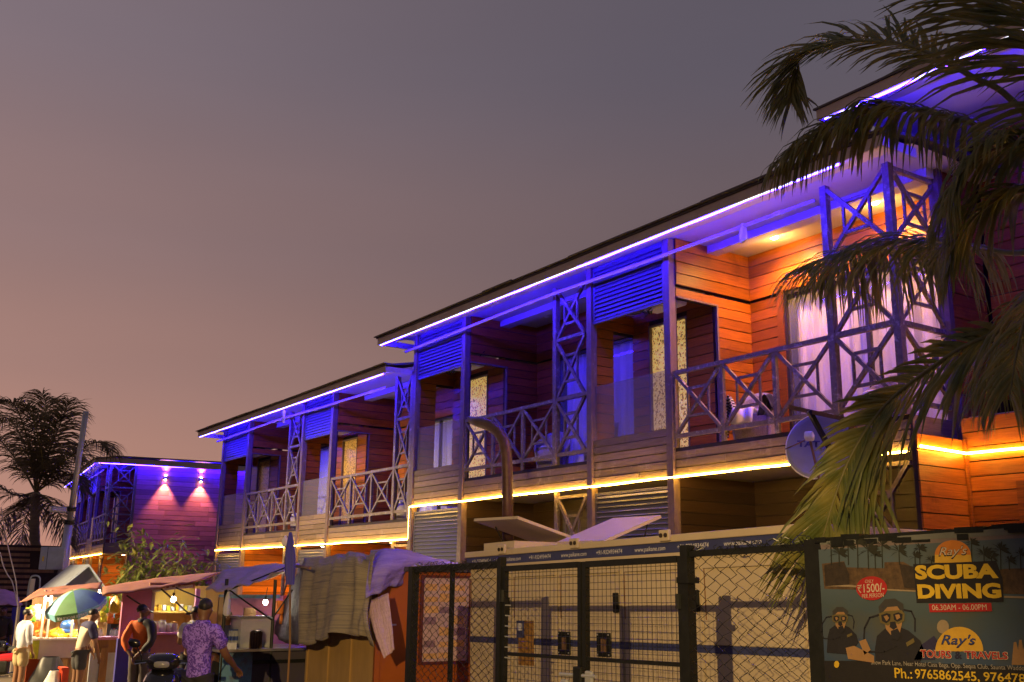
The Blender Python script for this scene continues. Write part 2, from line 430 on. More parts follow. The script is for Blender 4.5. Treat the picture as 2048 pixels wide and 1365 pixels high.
def block(name, label, loc, rotz, mods, L, lit_rooms, lit_balconies, lit_ground, right_open, right_depth=3.0, gable_m='plank_red', gable_lamps=False, curtain_from=0.75, cat='building'):
    B = thing(name, label, cat, loc, rotz)
    zb = -1.6-loc[2]                                    # below the ground everywhere
    # ---- body, roof, eaves
    hb = MB().box(0, L-.02, 2.04, 7.5, zb, SOF+.05)
    obj('building_core', hb, 'backing_dark', B)
    ov = .52; rv = ov if right_open else .10
    rf = MB()
    sec = [(-.68, 6.590), (.1, 6.74), (8.0, 6.80), (8.0, 6.75), (.1, 6.69), (-.68, 6.565)]
    for x in (-ov-.03, L+rv-.1): rf.v += [(x, y, z) for y, z in sec]
    rf.f += [tuple(range(6)), tuple(range(11, 5, -1))] + [(i, i+6, (i+1) % 6+6, (i+1) % 6) for i in range(6)]; rf.m = [0]*len(rf.f)
    roof = obj('roof', rf, 'roof_sheet', B)
    rg = random.Random(int(L*10))
    edge = MB(); x = -ov-.04
    while x < L+rv-.15:                                  # overlapping roof sheets, their lower edges uneven
        w = rg.uniform(.8, 1.6); x1 = min(x+w, L+rv-.1); e = rg.uniform(-.02, .015)
        edge.box(x, x1, -.72+e, -.55, 6.592+rg.uniform(0, .010), 6.610+rg.uniform(0, .015)); x = x1
    obj('roof_edge', edge, 'roof_sheet', roof)
    x = -ov
    while x < L+rv-.2:
        x1 = min(x+3.0, L+rv-.15)
        piece('fascia_board', 'fascia_paint', x+.004, x1-.004, -.66, -.635, 6.43, 6.562, B); x = x1
    piece('fascia_board', 'fascia_paint', -ov, -ov+.03, -.634, 1.4, 6.44, 6.56, B)
    piece('fascia_board', 'fascia_paint', L+rv-.19, L+rv-.16, -.634, -.01, 6.44, 6.56, B)
    sf = MB().add([(-ov+.03, -.634, 6.455), (L+rv-.2, -.634, 6.455), (L+rv-.2, .0, SOF), (-ov+.03, .0, SOF)], [(0, 3, 2, 1)])
    sf.add([(-ov+.03, 0, SOF), (L+rv-.2, 0, SOF), (L+rv-.2, 1.75, SOF), (-ov+.03, 1.75, SOF)], [(0, 3, 2, 1)])
    obj('soffit', sf, 'soffit', B)
    led(B, (-ov+.08, -.615, 6.435), (L-.25, -.615, 6.435), 'blue_led_strip', 'led_blue', .02, 'led_blue_core')
    # ---- floor, fascia under it, yellow strip
    obj('balcony_floor', MB().box(0.02, L-.02, .025, 1.7, 3.36, 3.5), 'floor_slab', B)
    obj('porch_ceiling', MB().box(0.02, L-.02, .02, 1.7, 3.14, 3.165), 'soffit', B)
    holes = []
    for k, (b0, b1, e, t0) in enumerate(mods): holes.append((b1+.05, e, 3.5, 3.8))
    plank_wall(B, 'x', .0, 0, L, 3.1, 3.8, .117, 'plank_weathered', holes, -1, 2.1, 'fascia_wall', .02)
    led(B, (0.02, -.045, 3.085), (L-(.02 if right_open else .02), -.045, 3.085), 'yellow_led_strip', 'led_yellow', .014)
    # ---- water pipe under the eaves
    px = [(-.2, -.16, 6.30), (1.9, -.16, 6.33), (5.0, -.17, 6.36), (7.6, -.15, 6.33), (L-1.0, -.16, 6.31)]
    pp = obj('water_pipe', MB().tube(px, .028, 8), 'pvc_pipe', B, smooth=True)
    for i in range(len(px)-1):
        q = Vector(px[i]).lerp(Vector(px[i+1]), .8); obj('pipe_joint', MB().tube([q-Vector((.06, 0, 0)), q+Vector((.06, 0, 0))], .037, 8), 'pvc_pipe', pp)
    for k, (b0, b1, e, t0) in enumerate(mods):
        lit = lit_balconies[k]
        # ---- posts
        for x, w in ((b0+.05, .12), (b1-.02, .13)):
            piece('post', 'post_wood', x-w/2, x+w/2, -.055, .065, zb, SOF-.02, B)
        # ---- utility bay behind the shutter
        slat_panel(B, b0+.12, b1-.09, 0.0, 5.67, 6.60)
        g_ = obj('glass_panel', MB().box(b0+.12, b1-.1, .02, .03, 3.80, 4.66), 'glass_film', B)
        bw = b1-b0
        pa, pb = b0+.22*bw, b0+.69*bw
        plank_wall(B, 'x', .92, b0+.02, b1-.02, 3.5, 5.95, .158, 'plank_red', [(pa, pb, 3.5, 5.72)], -1, None, 'bay_back_wall')
        obj('frosted_pane', MB().box(pa+.02, pb-.02, .945, .96, 3.52, 5.70), 'frosted_leaf_pane_lit_room' if lit_rooms[k] else 'frosted_leaf_pane', B)
        f_ = MB()
        for x in (pa, pb-.03): f_.box(x, x+.03, .89, .97, 3.5, 5.72)
        f_.box(pa+.03, pb-.03, .89, .97, 5.69, 5.72)
        obj('window_frame', f_, 'post_wood', B)
        plank_wall(B, 'y', b0+.0+.03, .07, .9, 3.5, 5.95, .158, 'plank_red', [(.46, .9, 3.5, 5.6)], 1, None, 'bay_side_wall', .03)
        obj('bay_ceiling', MB().box(b0+.03, b1-.03, .06, .9, 5.98, 6.0), 'soffit', B)
        gy = obj('water_heater', MB().box(b0+.5*bw, b0+.86*bw, .3, .62, 5.76, 5.96), 'white_plastic', B, bevel=.04)
        cb = MB(); rg = random.Random(k+int(L*7))
        for j in range(4):
            xx = b0+.2*bw+rg.random()*bw*.5; pts = [(xx+.1*i*rg.uniform(.5, 1.3), .3+.05*rg.random(), 5.97-.3*math.sin(i/6*math.pi)*rg.uniform(.5, 1.1)) for i in range(7)]
            cb.tube(pts, .008, 5)
        obj('loose_cable', cb, 'metal_dark', B)
        # ---- side wall of the balcony (seen from the lane) with the opening into the bay
        plank_wall(B, 'y', b1+.03, .07, 1.66, 3.5, 5.88, .155, 'plank_red', [(.1, .88, 3.5, 5.72)], 1, None, 'balcony_side_wall', .05)
        plank_wall(B, 'y', b1+.055, .07, 1.64, 5.92, SOF, .165, 'plank_red', (), 1, None, 'balcony_side_wall', .07)
        op = MB()
        op.box(b1+.0, b1+.08, .88, .915, 3.5, 5.745).box(b1+.0, b1+.08, .08, .88, 5.72, 5.745)
        obj('opening_frame', op, 'post_wood', B)
        # ---- back wall of the balcony: boards, door frame, curtain behind glass
        d0 = b1+curtain_from; d1 = e-.25
        plank_wall(B, 'x', 1.66, b1+.05, e, 3.5, 5.90, .155, 'plank_red', [(d0-.14, d1, 3.5, 5.90)], -1, None, 'balcony_back_wall')
        plank_wall(B, 'x', 1.63, b1+.05, e, 5.92, SOF, .165, 'plank_red', (), -1, None, 'balcony_back_wall', .09)
        piece('door_post', 'plank_red', d0-.14, d0-.02, 1.60, 1.68, 3.5, 5.91, B)
        fr = MB().box(d0-.02, d0+.03, 1.62, 1.70, 3.5, 5.9).box(d0+.03, d1, 1.62, 1.70, 5.86, 5.9).box((d0+d1)/2-.03, (d0+d1)/2+.03, 1.625, 1.69, 3.5, 5.86).box(d0+.03, d1, 1.63, 1.69, 3.5, 3.54)
        obj('door_frame', fr, 'door_dark', B)
        cm = curtain_mesh(d0+.05, d1-.03, 1.78, 3.52, 5.86, seed=k+3)
        obj('curtain', cm, 'curtain', B, smooth=True)
        obj('glass_door', MB().box(d0+.03, d1, 1.662, 1.668, 3.54, 5.86), 'glass_clear', B)
        obj('room_wall', MB().box(d0-.1, d1+.1, 1.98, 2.0, 3.4, 6.0), 'soffit', B)
        # ---- ceiling beam and downlights
        piece('ceiling_beam', 'soffit', b1+.06, e, .72, .94, SOF-.12, SOF-.002, B)
        for lx, ly in ((b1+1.0, 1.17), (b1+2.75, 1.17)):
            dl = obj('downlight', MB().lathe([(.07, 0), (.07, -.012), (.052, -.016), (.05, -.004)], 14, (lx, ly, SOF-.002)), 'white_plastic', B)
            obj('lamp_lens', MB().lathe([(.06, 0), (.055, -.03), (.025, -.05)], 14, (lx, ly, SOF-.006)), 'lamp_white' if lit else 'white_plastic', dl)
            if lit:
                light('downlight_glow', 'SPOT', (lx, ly, SOF-.075), 260, (1.0, 0.44, 0.09), B, .05, (lx, ly, 0), 155, .7)
                light('downlight_spill', 'POINT', (lx, ly, SOF-.22), 30, (1.0, 0.46, 0.10), B, .05)
        # ---- railing and lattice column
        x0, x1 = b1+.06, e
        rl = obj('railing', MB().bar((x0, 0, 4.575), (x1, 0, 4.575), .07, .055, (0, 0, 1)), 'truss_wood', B)
        piece('bottom_rail', 'truss_wood', x0, x1, -.025, .025, 3.63, 3.69, rl)
        n = 3; w = (t0-x0)/n
        for i in range(n+1):
            xx = x0+i*w
            piece('baluster', 'truss_wood', xx-.03, xx+.03, -.028, .028, 3.5, 4.545, rl)
        for i in range(n):
            p = MB(); x_panel(p, (x0+i*w+.03, 0, 3.69), (x0+(i+1)*w-.03, 0, 3.69), (x0+(i+1)*w-.03, 0, 4.545), (x0+i*w+.03, 0, 4.545), .045, .04)
            obj('cross_panel', p, 'truss_wood', rl)
        tc = MB(); t1 = e-.05
        tc.box(t0-.045, t0+.045, -.04, .05, 3.5, SOF-.12)
        tr = obj('lattice_column', tc, 'truss_wood', B)
        if k == len(mods)-1: piece('column_post', 'truss_wood', t1-.045, t1+.045, -.04, .05, 3.5, SOF-.12, tr)
        for z0, z1 in ((3.69, 4.545), (4.60, 5.55), (5.60, 6.46)):
            p = MB(); x_panel(p, (t0+.045, 0, z0), (t1-.045, 0, z0), (t1-.045, 0, z1), (t0+.045, 0, z1), .05, .045)
            if z0 > 4: p.bar((t0+.03, -.005, z0-.015), (t1-.03, -.005, z0-.015), .055, .055)
            obj('cross_panel', p, 'truss_wood', tr)
        # ---- ground floor under it
        slat_panel(B, b0+.12, b1-.09, .02, .9, 2.98, .072, 'ground_shutter')
        p = MB(); x_panel(p, (t0+.05, .03, 1.9), (t1-.05, .03, 1.9), (t1-.05, .03, 2.95), (t0+.05, .03, 2.95), .05, .045); p.box(t0-.04, t0+.04, .0, .06, zb, 3.1)
        p.bar((t0, .03, 2.97), (t1, .03, 2.97), .05)
        obj('ground_lattice', p, 'truss_wood', B)
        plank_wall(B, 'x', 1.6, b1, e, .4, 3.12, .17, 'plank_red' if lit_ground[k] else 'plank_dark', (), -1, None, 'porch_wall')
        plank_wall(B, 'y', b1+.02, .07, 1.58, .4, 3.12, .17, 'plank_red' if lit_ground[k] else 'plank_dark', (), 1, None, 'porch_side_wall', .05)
        if lit_ground[k]:
            for lx, ly in ((b1+1.1, 1.1), (b1+2.9, 1.1)):
                dl = obj('downlight', MB().lathe([(.07, 0), (.07, -.012), (.05, -.016)], 14, (lx, ly, 3.138)), 'white_plastic', B)
                obj('lamp_lens', MB().lathe([(.05, 0), (.045, -.02)], 14, (lx, ly, 3.128)), 'lamp_white', dl)
                light('downlight_glow', 'SPOT', (lx, ly, 3.08), 170, (1.0, 0.48, 0.12), B, .05, (lx, ly, 0), 160, .6)
    # ---- open end
    if right_open:
        e = L
        z_lo = 3.5
        gy0 = .95
        ro = obj('end_railing', MB().bar((e-.05, 0, 4.575), (e-.05, gy0, 4.575), .06, .055), 'truss_wood', B)
        for zz in (3.66, 5.575, 6.48): piece('end_rail', 'truss_wood', e-.077, e-.023, .02, gy0, zz-.025, zz+.025, ro)
        for z0, z1 in ((3.69, 4.545), (4.60, 5.55), (5.60, 6.46)):
            p = MB(); x_panel(p, (e-.05, .05, z0), (e-.05, gy0-.03, z0), (e-.05, gy0-.03, z1), (e-.05, .05, z1), .045, .045)
            obj('cross_panel', p, 'truss_wood', ro)
        gw = plank_wall(B, 'y', e, gy0, right_depth, 3.05 if not gable_lamps else .3, SOF+.02, .16 if not gable_lamps else .185, gable_m, (), 1, 1.6 if gable_lamps else None, 'gable_wall', .1)
        piece('corner_post', 'post_wood', e-.09, e+.05, gy0-.09, gy0, zb, SOF, B)
        piece('edge_board', 'plank_weathered', e-.02, e+.02, .02, gy0-.1, 3.1, 3.5, B)
        if gable_lamps:
            led(B, (e+.30, -.5, 6.44), (e+.30, 6.2, 6.50), 'blue_led_strip', 'led_blue', .02, 'led_blue_core')
            piece('fascia_board', 'fascia_paint', e+.34, e+.37, -.63, 7.5, 6.45, 6.66, B)
            for yy in gable_lamps:
                s = obj('wall_lamp', MB().box(e+.02, e+.12, yy-.05, yy+.05, 5.97, 6.11), 'metal_grey', B)
                obj('lamp_lens', MB().box(e+.035, e+.105, yy-.035, yy+.035, 5.95, 5.97).box(e+.035, e+.105, yy-.035, yy+.035, 6.11, 6.13), 'lamp_white', s)
                light('wall_lamp_down', 'SPOT', (e+.17, yy, 5.93), 420, (1.0, .50, .14), B, .04, (e+.02, yy, 4.7), 75, .7)
                light('wall_lamp_up', 'SPOT', (e+.17, yy, 6.15), 200, (1.0, .42, .14), B, .04, (e+.02, yy, 7.3), 75, .7)
    return B
# the three stepped blocks along the lane and the turned one at its far end
b2 = block('hotel_block', 'two-storey wooden hotel block with one warmly lit balcony and a satellite dish', (-18.38, 10, 0), 0,
      [(0.0, 1.98, 5.76, 4.88), (5.78, 7.68, 11.51, 10.54)], 11.51, [True, True], [False, True], [False, False], True, 1.72)
b1 = block('hotel_block', 'dark-balconied hotel block a step lower, its ground floor lit by downlights', (-30.2, 10, -.64), 0,
      [(0.0, 2.2, 6.02, 5.20), (6.04, 7.85, 11.78, 11.05)], 11.78, [False, False], [False, False], [True, True], False)
b0 = block('hotel_block', 'far hotel block turned away, purple plank gable with two up-and-down lamps', (-41.0-11.51*math.cos(R(6)), 9.28+11.51*math.sin(R(6)), -.58), R(-6),
      [(0.0, 1.98, 5.76, 4.88), (5.78, 7.68, 11.51, 10.54)], 11.51, [False, False], [False, False], [True, True], True, 6.0, 'plank_gable', (2.0, 3.35))
# yellow strip climbs the step between the two blocks
led(b2, (0.0, -.045, 2.46), (0.0, -.045, 3.085), 'yellow_led_riser', 'led_yellow', .012)
# ================================================================== the block beyond, a step higher (mostly behind the palm)
b3 = thing('hotel_block', 'hotel block a step higher behind the coconut palm, with a ground-floor window', 'building', (-6.85, 10, .63))
obj('building_core', MB().box(.35, 9, 1.9, 7.5, -2.5, 6.7), 'backing_dark', b3)
rf = MB(); sec = [(-.68, 6.590), (.1, 6.74), (8.0, 6.80), (8.0, 6.75), (.1, 6.69), (-.68, 6.565)]
for x in (-.55, 9.3): rf.v += [(x, y, z) for y, z in sec]
rf.f += [tuple(range(6)), tuple(range(11, 5, -1))] + [(i, i+6, (i+1) % 6+6, (i+1) % 6) for i in range(6)]; rf.m = [0]*len(rf.f)
obj('roof', rf, 'roof_sheet', b3)
x = -.52
while x < 9: piece('fascia_board', 'fascia_paint', x+.004, x+2.996, -.66, -.635, 6.43, 6.562, b3); x += 3
piece('fascia_board', 'fascia_paint', -.52, -.49, -.634, 1.4, 6.44, 6.56, b3)
sf = MB().add([(-.49, -.634, 6.455), (9, -.634, 6.455), (9, .0, SOF), (-.49, .0, SOF)], [(0, 3, 2, 1)])
sf.add([(-.49, 0, SOF), (9, 0, SOF), (9, 1.95, SOF), (-.49, 1.95, SOF)], [(0, 3, 2, 1)])
obj('soffit', sf, 'soffit', b3)
led(b3, (-.42, -.615, 6.435), (8.8, -.615, 6.435), 'blue_led_strip', 'led_blue', .02, 'led_blue_core')
plank_wall(b3, 'x', 1.75, .05, 9, 3.2, SOF, .16, 'plank_red', (), -1, None, 'upper_wall')
obj('balcony_floor', MB().box(.3, 9, .62, 1.75, 2.62, 2.86), 'floor_slab', b3)
piece('post', 'post_wood', 1.9, 2.05, .0, .14, -1.5, SOF-.02, b3)
plank_wall(b3, 'y', .25, -.33, .55, -.6, 2.60, .165, 'plank_red', (), 1, None, 'porch_side_wall', .05)
plank_wall(b3, 'x', .56, .25, 9, -.6, 2.84, .165, 'plank_red', [(1.04, 2.9, .82, 1.93)], -1, None, 'ground_wall')
piece('corner_strip', 'plank_red', .275, .31, .5, .54, -.6, 2.6, b3)
wf = obj('window', MB().box(.84, 1.04, .50, .55, .66, 2.1).box(1.04, 2.9, .50, .55, .66, .82).box(1.04, 2.9, .50, .55, 1.93, 2.1), 'plank_red', b3)
obj('window_frame', MB().box(1.04, 1.09, .53, .60, .82, 1.93).box(1.09, 2.9, .53, .60, .82, .87).box(1.09, 2.9, .53, .60, 1.88, 1.93).box(1.34, 1.38, .535, .595, .87, 1.88), 'door_dark', wf)
mat('pane_dark', (0.05, 0.045, 0.04), 0.12, 0.4, 9)
obj('pane', MB().box(1.09, 2.9, .57, .576, .87, 1.88), 'pane_dark', wf)
led(b3, (.30, -.32, 2.455), (9, .50, 2.30), 'yellow_led_strip', 'led_yellow', .014, None, [(.31, .50, 2.44)])

# ================================================================== things on the balconies
mat('wicker', (0.36, 0.30, 0.27), 0.6, 0.35, 60, bump=0.6)
mat('cushion', (0.55, 0.5, 0.48), 0.85, 0.1, 8)
mat('cloth_white', (0.78, 0.76, 0.76), 0.85, 0.08, 8)
mat('cloth_black', (0.035, 0.033, 0.036), 0.9, 0.2, 10)
def stripes(name, c1, c2, sc, axis):
    m = bpy.data.materials.new(name); m.use_nodes = True
    N, L = m.node_tree.nodes, m.node_tree.links; b = N['Principled BSDF']; b.inputs['Roughness'].default_value = .85
    geo = N.new('ShaderNodeTexCoord'); sp = N.new('ShaderNodeSeparateXYZ'); L.new(geo.outputs['Object'], sp.inputs[0])
    mu = N.new('ShaderNodeMath'); mu.operation = 'MULTIPLY'; mu.inputs[1].default_value = sc; L.new(sp.outputs[axis], mu.inputs[0])
    sn = N.new('ShaderNodeMath'); sn.operation = 'SINE'; L.new(mu.outputs[0], sn.inputs[0])
    gt = N.new('ShaderNodeMath'); gt.operation = 'GREATER_THAN'; gt.inputs[1].default_value = 0; L.new(sn.outputs[0], gt.inputs[0])
    mx = N.new('ShaderNodeMix'); mx.data_type = 'RGBA'; mx.inputs['A'].default_value = (*c1, 1); mx.inputs['B'].default_value = (*c2, 1)
    L.new(gt.outputs[0], mx.inputs['Factor']); L.new(mx.outputs['Result'], b.inputs['Base Color']); MATS[name] = m
stripes('cloth_striped', (.04, .035, .05), (.75, .72, .74), 150, 2)
def chair(label, loc, rotz, group=None):
    t = thing('wicker_chair', label, 'chair', loc, rotz, group)
    def shell(u, v):                                     # tub: open to -y
        a = R(-205)+R(230)*u + R(0); a = R(-25) + R(230)*u
        top = .42 + .36*math.sin(math.pi*u)**1.2
        z = .05 + (top-.05)*v; rr = .27 + .06*v
        return (rr*math.cos(a), rr*math.sin(a), z)
    sh = MB().grid(shell, 22, 10); o = obj('backrest', sh, 'wicker', t, smooth=True)
    so = o.modifiers.new('solid', 'SOLIDIFY'); so.thickness = .035
    obj('seat', MB().lathe([(.26, .08), (.27, .36), (.25, .40)], 20), 'wicker', t, smooth=True)
    obj('cushion', MB().lathe([(.20, .395), (.245, .42), (.245, .45), (.20, .475), (0.01, .48)], 20), 'cushion', t, smooth=True)
    for a in (40, 140, 220, 320):
        obj('leg', MB().tube([(.22*math.cos(R(a)), .22*math.sin(R(a)), .10), (.23*math.cos(R(a)), .23*math.sin(R(a)), 0)], .018, 6), 'metal_dark', t)
    return t
c1 = chair('wicker tub chair with laundry over it on the lit balcony', (-9.75, 10.62, 3.5), R(20))
c2 = chair('wicker tub chair in front of the curtain on the lit balcony', (-7.75, 10.75, 3.5), R(-15))
chair('blue-lit wicker tub chair in the middle of the dark upper balcony', (-14.55, 10.7, 3.5), R(35))
chair('blue-lit wicker tub chair behind the lattice column of the dark upper balcony', (-13.35, 10.8, 3.5), R(-25))
chair('blue-lit wicker tub chair on the lower hotel block, by the stepped wall', (-19.9, 10.7, 2.86), R(10))
chair('wicker tub chair on the lower hotel block, behind its far railing', (-25.7, 10.7, 2.86), R(-20))
def drape(name, label, m, loc, rotz, w, h, bulge, seed, cat='cloth', thick=.008):
    rg = random.Random(seed); p = [rg.uniform(0, 6) for _ in range(3)]
    def f(u, v):
        x = (u-.5)*w*(1-.1*v); s = v*2-1
        z = -abs(s)**1.6*h*(1 if s > 0 else .7) + .015*math.sin(u*9+p[0])
        y = s*bulge + .02*math.sin(u*11+p[1]+v*3)
        return (x, y, z)
    o = obj(name, MB().grid(f, 14, 18), m, None, loc, (0, 0, rotz), smooth=True)
    o.modifiers.new('solid', 'SOLIDIFY').thickness = thick
    return tag(o, label, cat)
drape('striped_shirt', 'black and white striped shirt hung over the laundry chair', 'cloth_striped', (-10.02, 10.45, 4.19), R(115), .26, .55, .10, 3)
drape('white_cloth', 'white towel spread over the seat of the laundry chair', 'cloth_white', (-9.68, 10.36, 3.99), R(20), .34, .34, .12, 4)
drape('black_shirt', 'black shirt bunched on the arm of the laundry chair', 'cloth_black', (-9.44, 10.62, 4.16), R(100), .30, .28, .10, 5)
# plastic bag snagged on the pipe
def bag(name, label, loc, w, h, seed, m='white_plastic'):
    rg = random.Random(seed)
    def f(u, v):
        a = 2*math.pi*u; rr = (.25+.75*math.sin(min(1, v*1.25)*math.pi*.62))*(1+.16*math.sin(a*3+seed)+.1*math.sin(a*5+v*6))
        if v > .96: rr *= .4
        return (w/2*rr*math.cos(a), w/2*.55*rr*math.sin(a), -h*v)
    o = obj(name, MB().grid(f, 18, 12), m, None, loc, (0, 0, rg.uniform(0, 3)), smooth=True)
    return tag(o, label, 'bag')
bag('plastic_bag', 'torn white plastic bag snagged on the pipe under the lit eaves', (-9.08, 9.84, 6.36), .15, .26, 2)
tag(drape('paper_strip', 'pale strip of paper hanging from the lower blue strip', 'cloth_white', (-24.1, 9.42, 5.74), 0, .10, .30, .01, 9), cat='paper')
# satellite dish on a rusty bracket
mat('dish_grey', (0.27, 0.26, 0.29), 0.4, 0.12, 5)
D = thing('satellite_dish', 'grey satellite dish lettered TATA on a rusty bracket below the lit balcony', 'satellite dish', (-7.72, 9.52, 3.16))
def dsh(u, v):
    a = 2*math.pi*u; rr = v*.42
    return (rr*math.cos(a)*.92, -rr*rr*.42, rr*math.sin(a))
dn = Vector((.40, -.80, .34)).normalized()
dq = (-dn).to_track_quat('Y', 'Z').to_euler()
do = obj('reflector', MB().grid(dsh, 36, 8), 'dish_grey', D, (0, 0, 0), dq, smooth=True)
do.modifiers.new('solid', 'SOLIDIFY').thickness = .012
mat('print_blue_dark', (0.05, 0.04, 0.16), 0.5, 0)
tm = text_mesh('TATA', .105, 'print_blue_dark', 1.25, 0, .004)
for v in tm.vertices:
    x, z = v.co.x-.10, v.co.y+.05; v.co = (x, -.42*(x*x/.85+z*z)-.014, z)
obj('lettering', tm, None, do)
rim = MB().tube([(.42*.92*math.cos(a), -.42*.42*.42, .42*math.sin(a)) for a in [2*math.pi*i/36 for i in range(37)]], .011, 5, False)
obj('rim', rim, 'white_plastic', do)
la = MB().tube([(0, -.07, -.42), (-.02, -.45, -.12)], .014, 6); la.tube([(-.40, -.07, -.02), (-.02, -.45, -.10)], .008, 5)
obj('feed_arm', la, 'metal_rust', do)
obj('receiver_head', MB().box(-.07, .03, -.53, -.43, -.14, -.05), 'white_plastic', do, bevel=.02)
br = MB(); P = [onY(1580, 815, 9.25), onY(1705, 842, 9.35), onY(1708, 905, 9.4), onY(1618, 822, 9.25), onY(1668, 912, 9.5)]
L0 = Vector((-7.72, 9.52, 3.16)); P = [p-L0 for p in P]
obj('bracket_arm', MB().bar(P[0], P[1], .06, .05), 'metal_rust', D)
obj('bracket_post', MB().bar(P[1], P[2], .07, .06), 'metal_rust', D)
obj('bracket_strut', MB().bar(P[3], P[4], .055, .05), 'metal_dark', D)
obj('bracket_wall_bar', MB().bar(P[1], P[1]+Vector((.05, .62, .05)), .07, .06), 'metal_dark', D)
# ================================================================== STREET LAMP behind the viewer, aimed down the lane
SLP = Vector((2.3, -4.3, 3.55))
SL = thing('street_lamp', 'street lamp on a grey pole behind the viewer, aimed down the lane', 'lamp', (2.75, -4.75, gz(2.75)))
obj('pole', MB().tube([(0, 0, -.2), (0, 0, 3.5), (-.1, .1, 3.75), (-.3, .3, 3.80)], .05, 10), 'metal_grey', SL)
obj('lamp_head', MB().box(-.58, -.30, .30, .58, 3.62, 3.72), 'metal_grey', SL, bevel=.02)
_ax = Vector((-math.sin(R(47))*math.cos(R(16)), math.cos(R(47))*math.cos(R(16)), -math.sin(R(16))))
light('street_lamp_glow', 'SPOT', SLP-Vector((2.75, -4.75, gz(2.75))), 6200, (1.0, 0.64, 0.25), SL, .03, SLP-Vector((2.75, -4.75, gz(2.75)))+_ax*10, 38, .35)

# ================================================================== GENERATOR ENCLOSURE
mat('enclosure_cream', (0.56, 0.47, 0.32), 0.5, 0.10, 1.5, (1, 1, .5), 0.02, dirt=(0.30, 0.19, 0.10), dirt_amt=0.5, dirt_scale=1.6, dirt_lo=0.62)
mat('band_blue', (0.045, 0.055, 0.16), 0.45, 0.2, 6)
mat('print_white', (0.62, 0.62, 0.66), 0.6, 0)
mat('rust_streak', (0.22, 0.10, 0.035), 0.85, 0.4, 8)
mat('sheet_brown', (0.30, 0.155, 0.035), 0.8, 0.4, 14)
GE = thing('generator_enclosure', 'cream generator enclosure with a blue stripe and open roof flaps behind the gate', 'generator', (-11.2, 7.0, gz(-11.2)-.02), rot=(0, -math.atan(.0272), 0))
GL = 5.43
obj('body', MB().box(0, GL, 0, 2.1, .12, 2.12), 'enclosure_cream', GE, bevel=.015)
obj('skid', MB().box(.05, GL-.05, .06, 2.0, -.05, .12), 'metal_dark', GE)
obj('top_rim', MB().box(-.03, GL+.03, -.07, 2.16, 2.225, 2.295), 'enclosure_cream', GE, bevel=.008)
obj('blue_band', MB().box(-.01, GL+.01, -.05, 2.13, 2.125, 2.224), 'band_blue', GE)
obj('drip_edge', MB().box(-.02, GL+.02, -.062, -.004, 2.085, 2.122), 'enclosure_cream', GE)
obj('blue_stripe', MB().box(.0, GL, -.004, -.001, 1.205, 1.275), 'band_blue', GE)
x = .12; k = 0
while x < GL-.5:
    body = '+91-9324934474' if k % 2 == 0 else 'www.paikane.com'
    tm = text_mesh(body, .062, 'print_white', 1.0, .15, .0006, 'LEFT')
    obj('lettering', tm, None, GE, (x, -.053, 2.172), (R(90), 0, 0)); x += .62; k += 1
for xx in (.86, 2.28, 3.72):                               # lifting lugs
    lg = obj('lifting_lug', MB().box(xx-.07, xx+.07, -.11, -.07, 2.235, 2.345), 'enclosure_cream', GE, bevel=.01)
    for dx in (-.033, .033): obj('lug_hole', MB().lathe([(.022, 0), (.022, -.012)], 10), 'backing_dark', lg, (xx+dx, -.109, 2.29), (R(-90), 0, 0))
for xa, xb in ((.05, .95), (1.0, 1.86), (1.91, 2.95), (3.0, 4.1), (4.15, 5.3)):  # door leaves, seams recessed between them
    d_ = obj('door', MB().box(xa+.006, xb-.006, -.016, -.002, .25, 1.20), 'enclosure_cream', GE)
    obj('door_upper', MB().box(xa+.006, xb-.006, -.0155, -.0015, 1.28, 1.985), 'enclosure_cream', d_)
    obj('drip_cap', MB().box(xa+.02, xb-.02, -.05, -.017, 1.965, 1.985), 'enclosure_cream', d_)
    obj('rust_streak', MB().box(xa+.0, xa+.012, -.018, -.0165, 1.5, 1.96), 'rust_streak', d_)
for xx, z in ((.88, 1.63), (2.88, 1.66), (4.05, 1.67)):
    obj('handle', MB().box(xx-.035, xx+.035, -.05, -.016, z-.1, z+.1), 'metal_dark', GE, bevel=.01)
for xx in (1.98, 2.66):
    lt = obj('door_latch', MB().box(xx-.11, xx+.11, -.035, -.016, 1.12, 1.36), 'metal_dark', GE, bevel=.008)
    obj('latch_grip', MB().box(xx-.02, xx+.05, -.05, -.036, 1.17, 1.30), 'metal_rust', lt)
    for dx in (-.09, .09):
        for z in (1.14, 1.34): obj('bolt', MB().box(xx+dx-.008, xx+dx+.008, -.04, -.034, z-.008, z+.008), 'metal_grey', lt)
obj('notice_board', MB().box(1.10, 1.40, -.024, -.017, .98, 1.47), 'sheet_brown', GE)
nb = obj('notice_plate', MB().box(1.075, 1.22, -.032, -.025, 1.28, 1.47), 'band_blue', GE)
obj('notice_mark', MB().box(1.10, 1.19, -.035, -.033, 1.36, 1.44), 'print_white', nb)
obj('plinth', MB().box(.16, .84, .10, 1.0, 2.296, 2.40), 'enclosure_cream', GE)
